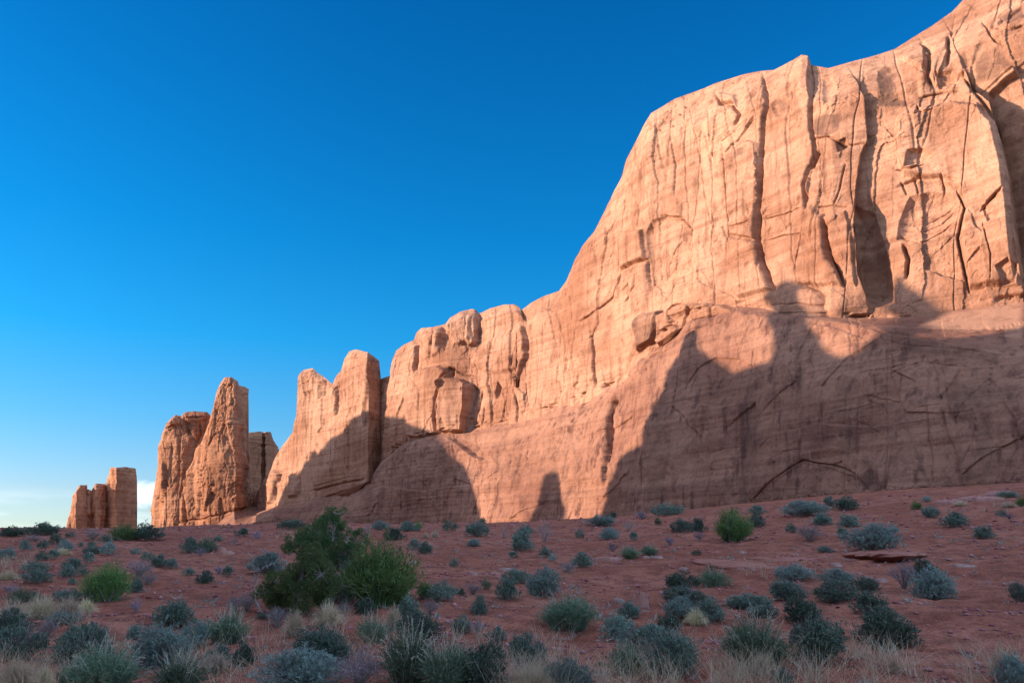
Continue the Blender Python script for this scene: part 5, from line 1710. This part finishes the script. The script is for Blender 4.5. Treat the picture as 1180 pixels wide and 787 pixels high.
SLABS = [
    (703, 645, 34, 0.10, PINK, 'flat pink stone slab between mauve shrub and straw tipped pair'),
    (757, 643, 14, 0.07, PALE, 'small whitish stone at the right of the straw tipped pair'),
    (745, 643, 9, 0.06, PALE, 'tiny pale stone just left of the small whitish one'),
    (680, 650, 9, 0.07, PALE, 'tiny pale stone at the right foot of the dark round shrub'),
    (570, 662, 14, 0.07, PINK, 'left pink stone in the pale streak at the centre'),
    (582, 657, 16, 0.07, PALE, 'right whitish stone in the pale streak at the centre'),
    (547, 662, 8, 0.06, PALE, 'tiny whitish stone left of the pale streak at the centre'),
    (475, 650, 10, 0.12, PALE, 'small white stone right of the largest green bush'),
    (737, 700, 20, 0.28, PINK, 'pinkish boulder half sunk beside a small dark shrub'),
    (712, 693, 14, 0.06, PALE, 'thin whitish stone above the small dark shrub by the boulder'),
    (787, 657, 10, 0.07, PALE, 'small pale stone above the dark shrub right of centre'),
    (963, 652, 12, 0.08, PALE, 'largest whitish stone above the pale teal shrubs on the right'),
    (951, 659, 9, 0.08, PINK, 'pinkish stone at the left of the scattered pale stones'),
    (985, 663, 14, 0.08, PINK, 'wide pinkish stone in the scattered pale stones'),
    (1000, 668, 12, 0.07, PALE, 'whitish stone at the lower right of the scattered stones'),
    (1016, 670, 14, 0.07, PALE, 'whitish flat stone touching the violet grey shrub'),
    (1110, 653, 20, 0.06, PALE, 'bright flat stone on bare soil right of the ledge'),
    (855, 637, 9, 0.06, PALE, 'small pale stone on the bedrock below the vivid green bush'),
    (867, 657, 10, 0.07, PINK, 'small pink stone lower on the bedrock'),
    (854, 657, 8, 0.06, PINK, 'tiny pink stone left of the small pink one on the bedrock'),
    (254, 634, 12, 0.10, PINK, 'flat pink stone right of the green and dark pair below the tower'),
    (262, 638, 16, 0.08, PINK, 'low wide stone on the slope below the twin headed fin'),
    (1125, 577, 40, 0.22, PINK, 'long pale stone band along the cliff foot at the right'),
    (1152, 571, 30, 0.25, PINK, 'pinkish stone band piece at the cliff foot near the right edge'),
    (1096, 580, 26, 0.18, PINK, 'left end piece of the stone band at the right cliff foot'),
]
for i, (u, v, w, th, mt, lab) in enumerate(SLABS):
    slab(u, v, w, th, mt, lab, seed=i)
slab(1024, 643, 84, 0.20, REDR, 'wide red ledge with a dark undercut above the trio of shrubs', depth=1.2, name='rock_ledge', seed=91, tilt=0.01, dome=0.10, lift=0.95, under=0.8)
slab(850, 650, 96, 0.12, REDR, 'broad low sheet of bare red bedrock below the vivid green bush', depth=0.7, name='bedrock_sheet', seed=92, tilt=0.07, dome=0.2, lift=0.3)
slab(905, 645, 70, 0.12, REDR, 'second sheet of red bedrock right of the broad one', depth=0.7, name='bedrock_sheet', seed=93, tilt=0.07, dome=0.2, lift=0.35)

# ---------------------------------------------------------------- uncountable small things: gravel, dry stalks
r = np.random.default_rng(77)
n = 30000
az = np.radians(-36 + 72 * r.random(n))
d = 6 + 70 * r.random(n) ** 1.6
x, y = d * np.sin(az), d * np.cos(az)
keep = fbm(x / 3, y / 3, 0 * x + 3, 3) > -0.1
x, y, d = x[keep], y[keep], d[keep]
z = ground_z(x, y)
sz = (0.008 + 0.050 * r.random(len(x)) ** 5) * (0.7 + d / 30)
octa = np.array([[1, 0, 0], [0, 1, 0], [-1, 0, 0], [0, -1, 0], [0, 0, 0.8], [0, 0, -0.8]])
tri = np.array([[0, 1, 4], [1, 2, 4], [2, 3, 4], [3, 0, 4], [1, 0, 5], [2, 1, 5], [3, 2, 5], [0, 3, 5]])
v = octa[None] * (0.6 + 0.8 * r.random((len(x), 6, 1))) * sz[:, None, None]
th = r.random(len(x)) * 6.28
vx = v[..., 0] * np.cos(th)[:, None] - v[..., 1] * np.sin(th)[:, None]
vy = v[..., 0] * np.sin(th)[:, None] + v[..., 1] * np.cos(th)[:, None]
v = np.stack([vx + x[:, None], vy + y[:, None], v[..., 2] * 0.7 + z[:, None] + sz[:, None] * 0.2], -1)
q = (tri[None] + (np.arange(len(x)) * 6)[:, None, None]).reshape(-1, 3)
GRAVEL = leaf_material('gravel', (0.24, 0.09, 0.06), (0.46, 0.28, 0.24), None, 0.1, trans=0.0)
tag(link('gravel', mesh_from_quads('gravel', v.reshape(-1, 3), q, GRAVEL, smooth=False)), kind='stuff')

AREAS = [(560, 640, 775, 800, 500), (640, 800, 770, 800, 520), (820, 900, 765, 800, 420), (900, 1060, 750, 800, 420), (1110, 1180, 760, 800, 160), (0, 100, 700, 730, 260), (0, 120, 760, 800, 320), (80, 330, 735, 790, 320), (200, 320, 755, 800, 220),
         (380, 480, 715, 790, 260), (520, 660, 735, 770, 160), (0, 40, 640, 668, 160), (740, 840, 735, 770, 120), (300, 420, 612, 622, 90), (1130, 1180, 576, 590, 60), (860, 940, 655, 672, 120), (340, 400, 700, 735, 120)]
bl = []
for (u0, u1, v0, v1, k) in AREAS:
    for _ in range(k // 8):
        u, v_ = u0 + (u1 - u0) * r.random(), v0 + (v1 - v0) * r.random()
        p, dist = on_ground(u, v_)
        m = 8
        b = p + np.concatenate([r.normal(size=(m, 2)) * 0.05, np.zeros((m, 1)) - 0.01], 1)
        hgt = (0.16 + 0.26 * r.random(m))
        lean = r.normal(size=(m, 2)) * 0.10
        t = np.linspace(0, 1, 4)[None, :, None]
        tip = b + np.concatenate([lean, hgt[:, None]], 1)
        pa = b[:, None] * (1 - t) + tip[:, None] * t
        pa[..., :2] += (lean[:, None] * t ** 2) * 0.6
        bl.append(tubes(pa, 0.0022 * (0.7 + dist / 25), 0.0008 * (0.7 + dist / 25), 3))
tag(link('dry_grass', mesh_from_quads('dry_grass', *join(bl), MAT['T'], smooth=False)), kind='stuff')

# fallen rubble along the cliff foot
r = np.random.default_rng(99)
uu = 545 + 640 * r.random(1500)
off = -1.0 - 5.0 * r.random(1500) ** 2
Pq = np.stack([at(a, BASE_V(a), R_BASE(a) + o_) for a, o_ in zip(uu, off)])
zq = ground_z(Pq[:, 0], Pq[:, 1])
sz = 0.07 + 0.40 * r.random(1500) ** 6
box = np.array([[-1, -1, -1], [1, -1, -1], [1, 1, -1], [-1, 1, -1], [-1, -1, 1], [1, -1, 1], [1, 1, 1], [-1, 1, 1]], float)
fq = np.array([[0, 3, 2, 1], [4, 5, 6, 7], [0, 1, 5, 4], [1, 2, 6, 5], [2, 3, 7, 6], [3, 0, 4, 7]])
bv = box[None] * (0.45 + 0.55 * r.random((1500, 8, 3))) * sz[:, None, None] * np.stack([0.8 + 0.7 * r.random(1500), 0.8 + 0.7 * r.random(1500), 0.5 + 0.4 * r.random(1500)], -1)[:, None, :]
th = r.random(1500) * 6.28
bx_ = bv[..., 0] * np.cos(th)[:, None] - bv[..., 1] * np.sin(th)[:, None] + Pq[:, 0][:, None]
by_ = bv[..., 0] * np.sin(th)[:, None] + bv[..., 1] * np.cos(th)[:, None] + Pq[:, 1][:, None]
bv = np.stack([bx_, by_, bv[..., 2] + zq[:, None] + sz[:, None] * 0.25], -1)
tag(link('rubble', mesh_from_quads('rubble', bv.reshape(-1, 3), (fq[None] + 8 * np.arange(1500)[:, None, None]).reshape(-1, 4), APRON, smooth=False)), kind='stuff')

# scattered seedlings and dead litter between the shrubs: far too many and too small to count
r = np.random.default_rng(123)
n = 2600
az = np.radians(-35 + 71 * r.random(n))
d = 9 + 62 * r.random(n) ** 1.2
x, y = d * np.sin(az), d * np.cos(az)
keep = fbm(x / 6, y / 6, 0 * x + 13, 3) > -0.05
x, y, d = x[keep], y[keep], d[keep]
b0 = np.stack([x, y, ground_z(x, y)], -1)
m = 16
hgt = (0.03 + 0.12 * r.random(len(x)) ** 2)[:, None]
dirs = unit(r.normal(size=(len(x), m, 3)) * np.array([1, 1, 0.5]) + np.array([0, 0, 0.7]))
bs_ = b0[:, None] + np.concatenate([r.normal(size=(len(x), m, 2)) * 0.05, np.zeros((len(x), m, 1))], -1)
LN = (hgt * (0.6 + 0.8 * r.random((len(x), m)))).ravel()
dead = r.random(len(x)) < 0.6
for nm, sel, mt in (('plant_litter', dead, MAT['W']), ('seedlings', ~dead, MAT['D'])):
    k = np.repeat(sel, m)
    v, q = leaves(bs_.reshape(-1, 3)[k], dirs.reshape(-1, 3)[k], LN[k] * 1.2, LN[k] * 0.14, r)
    tag(link(nm, mesh_from_quads(nm, v, q, mt, smooth=False)), kind='stuff')
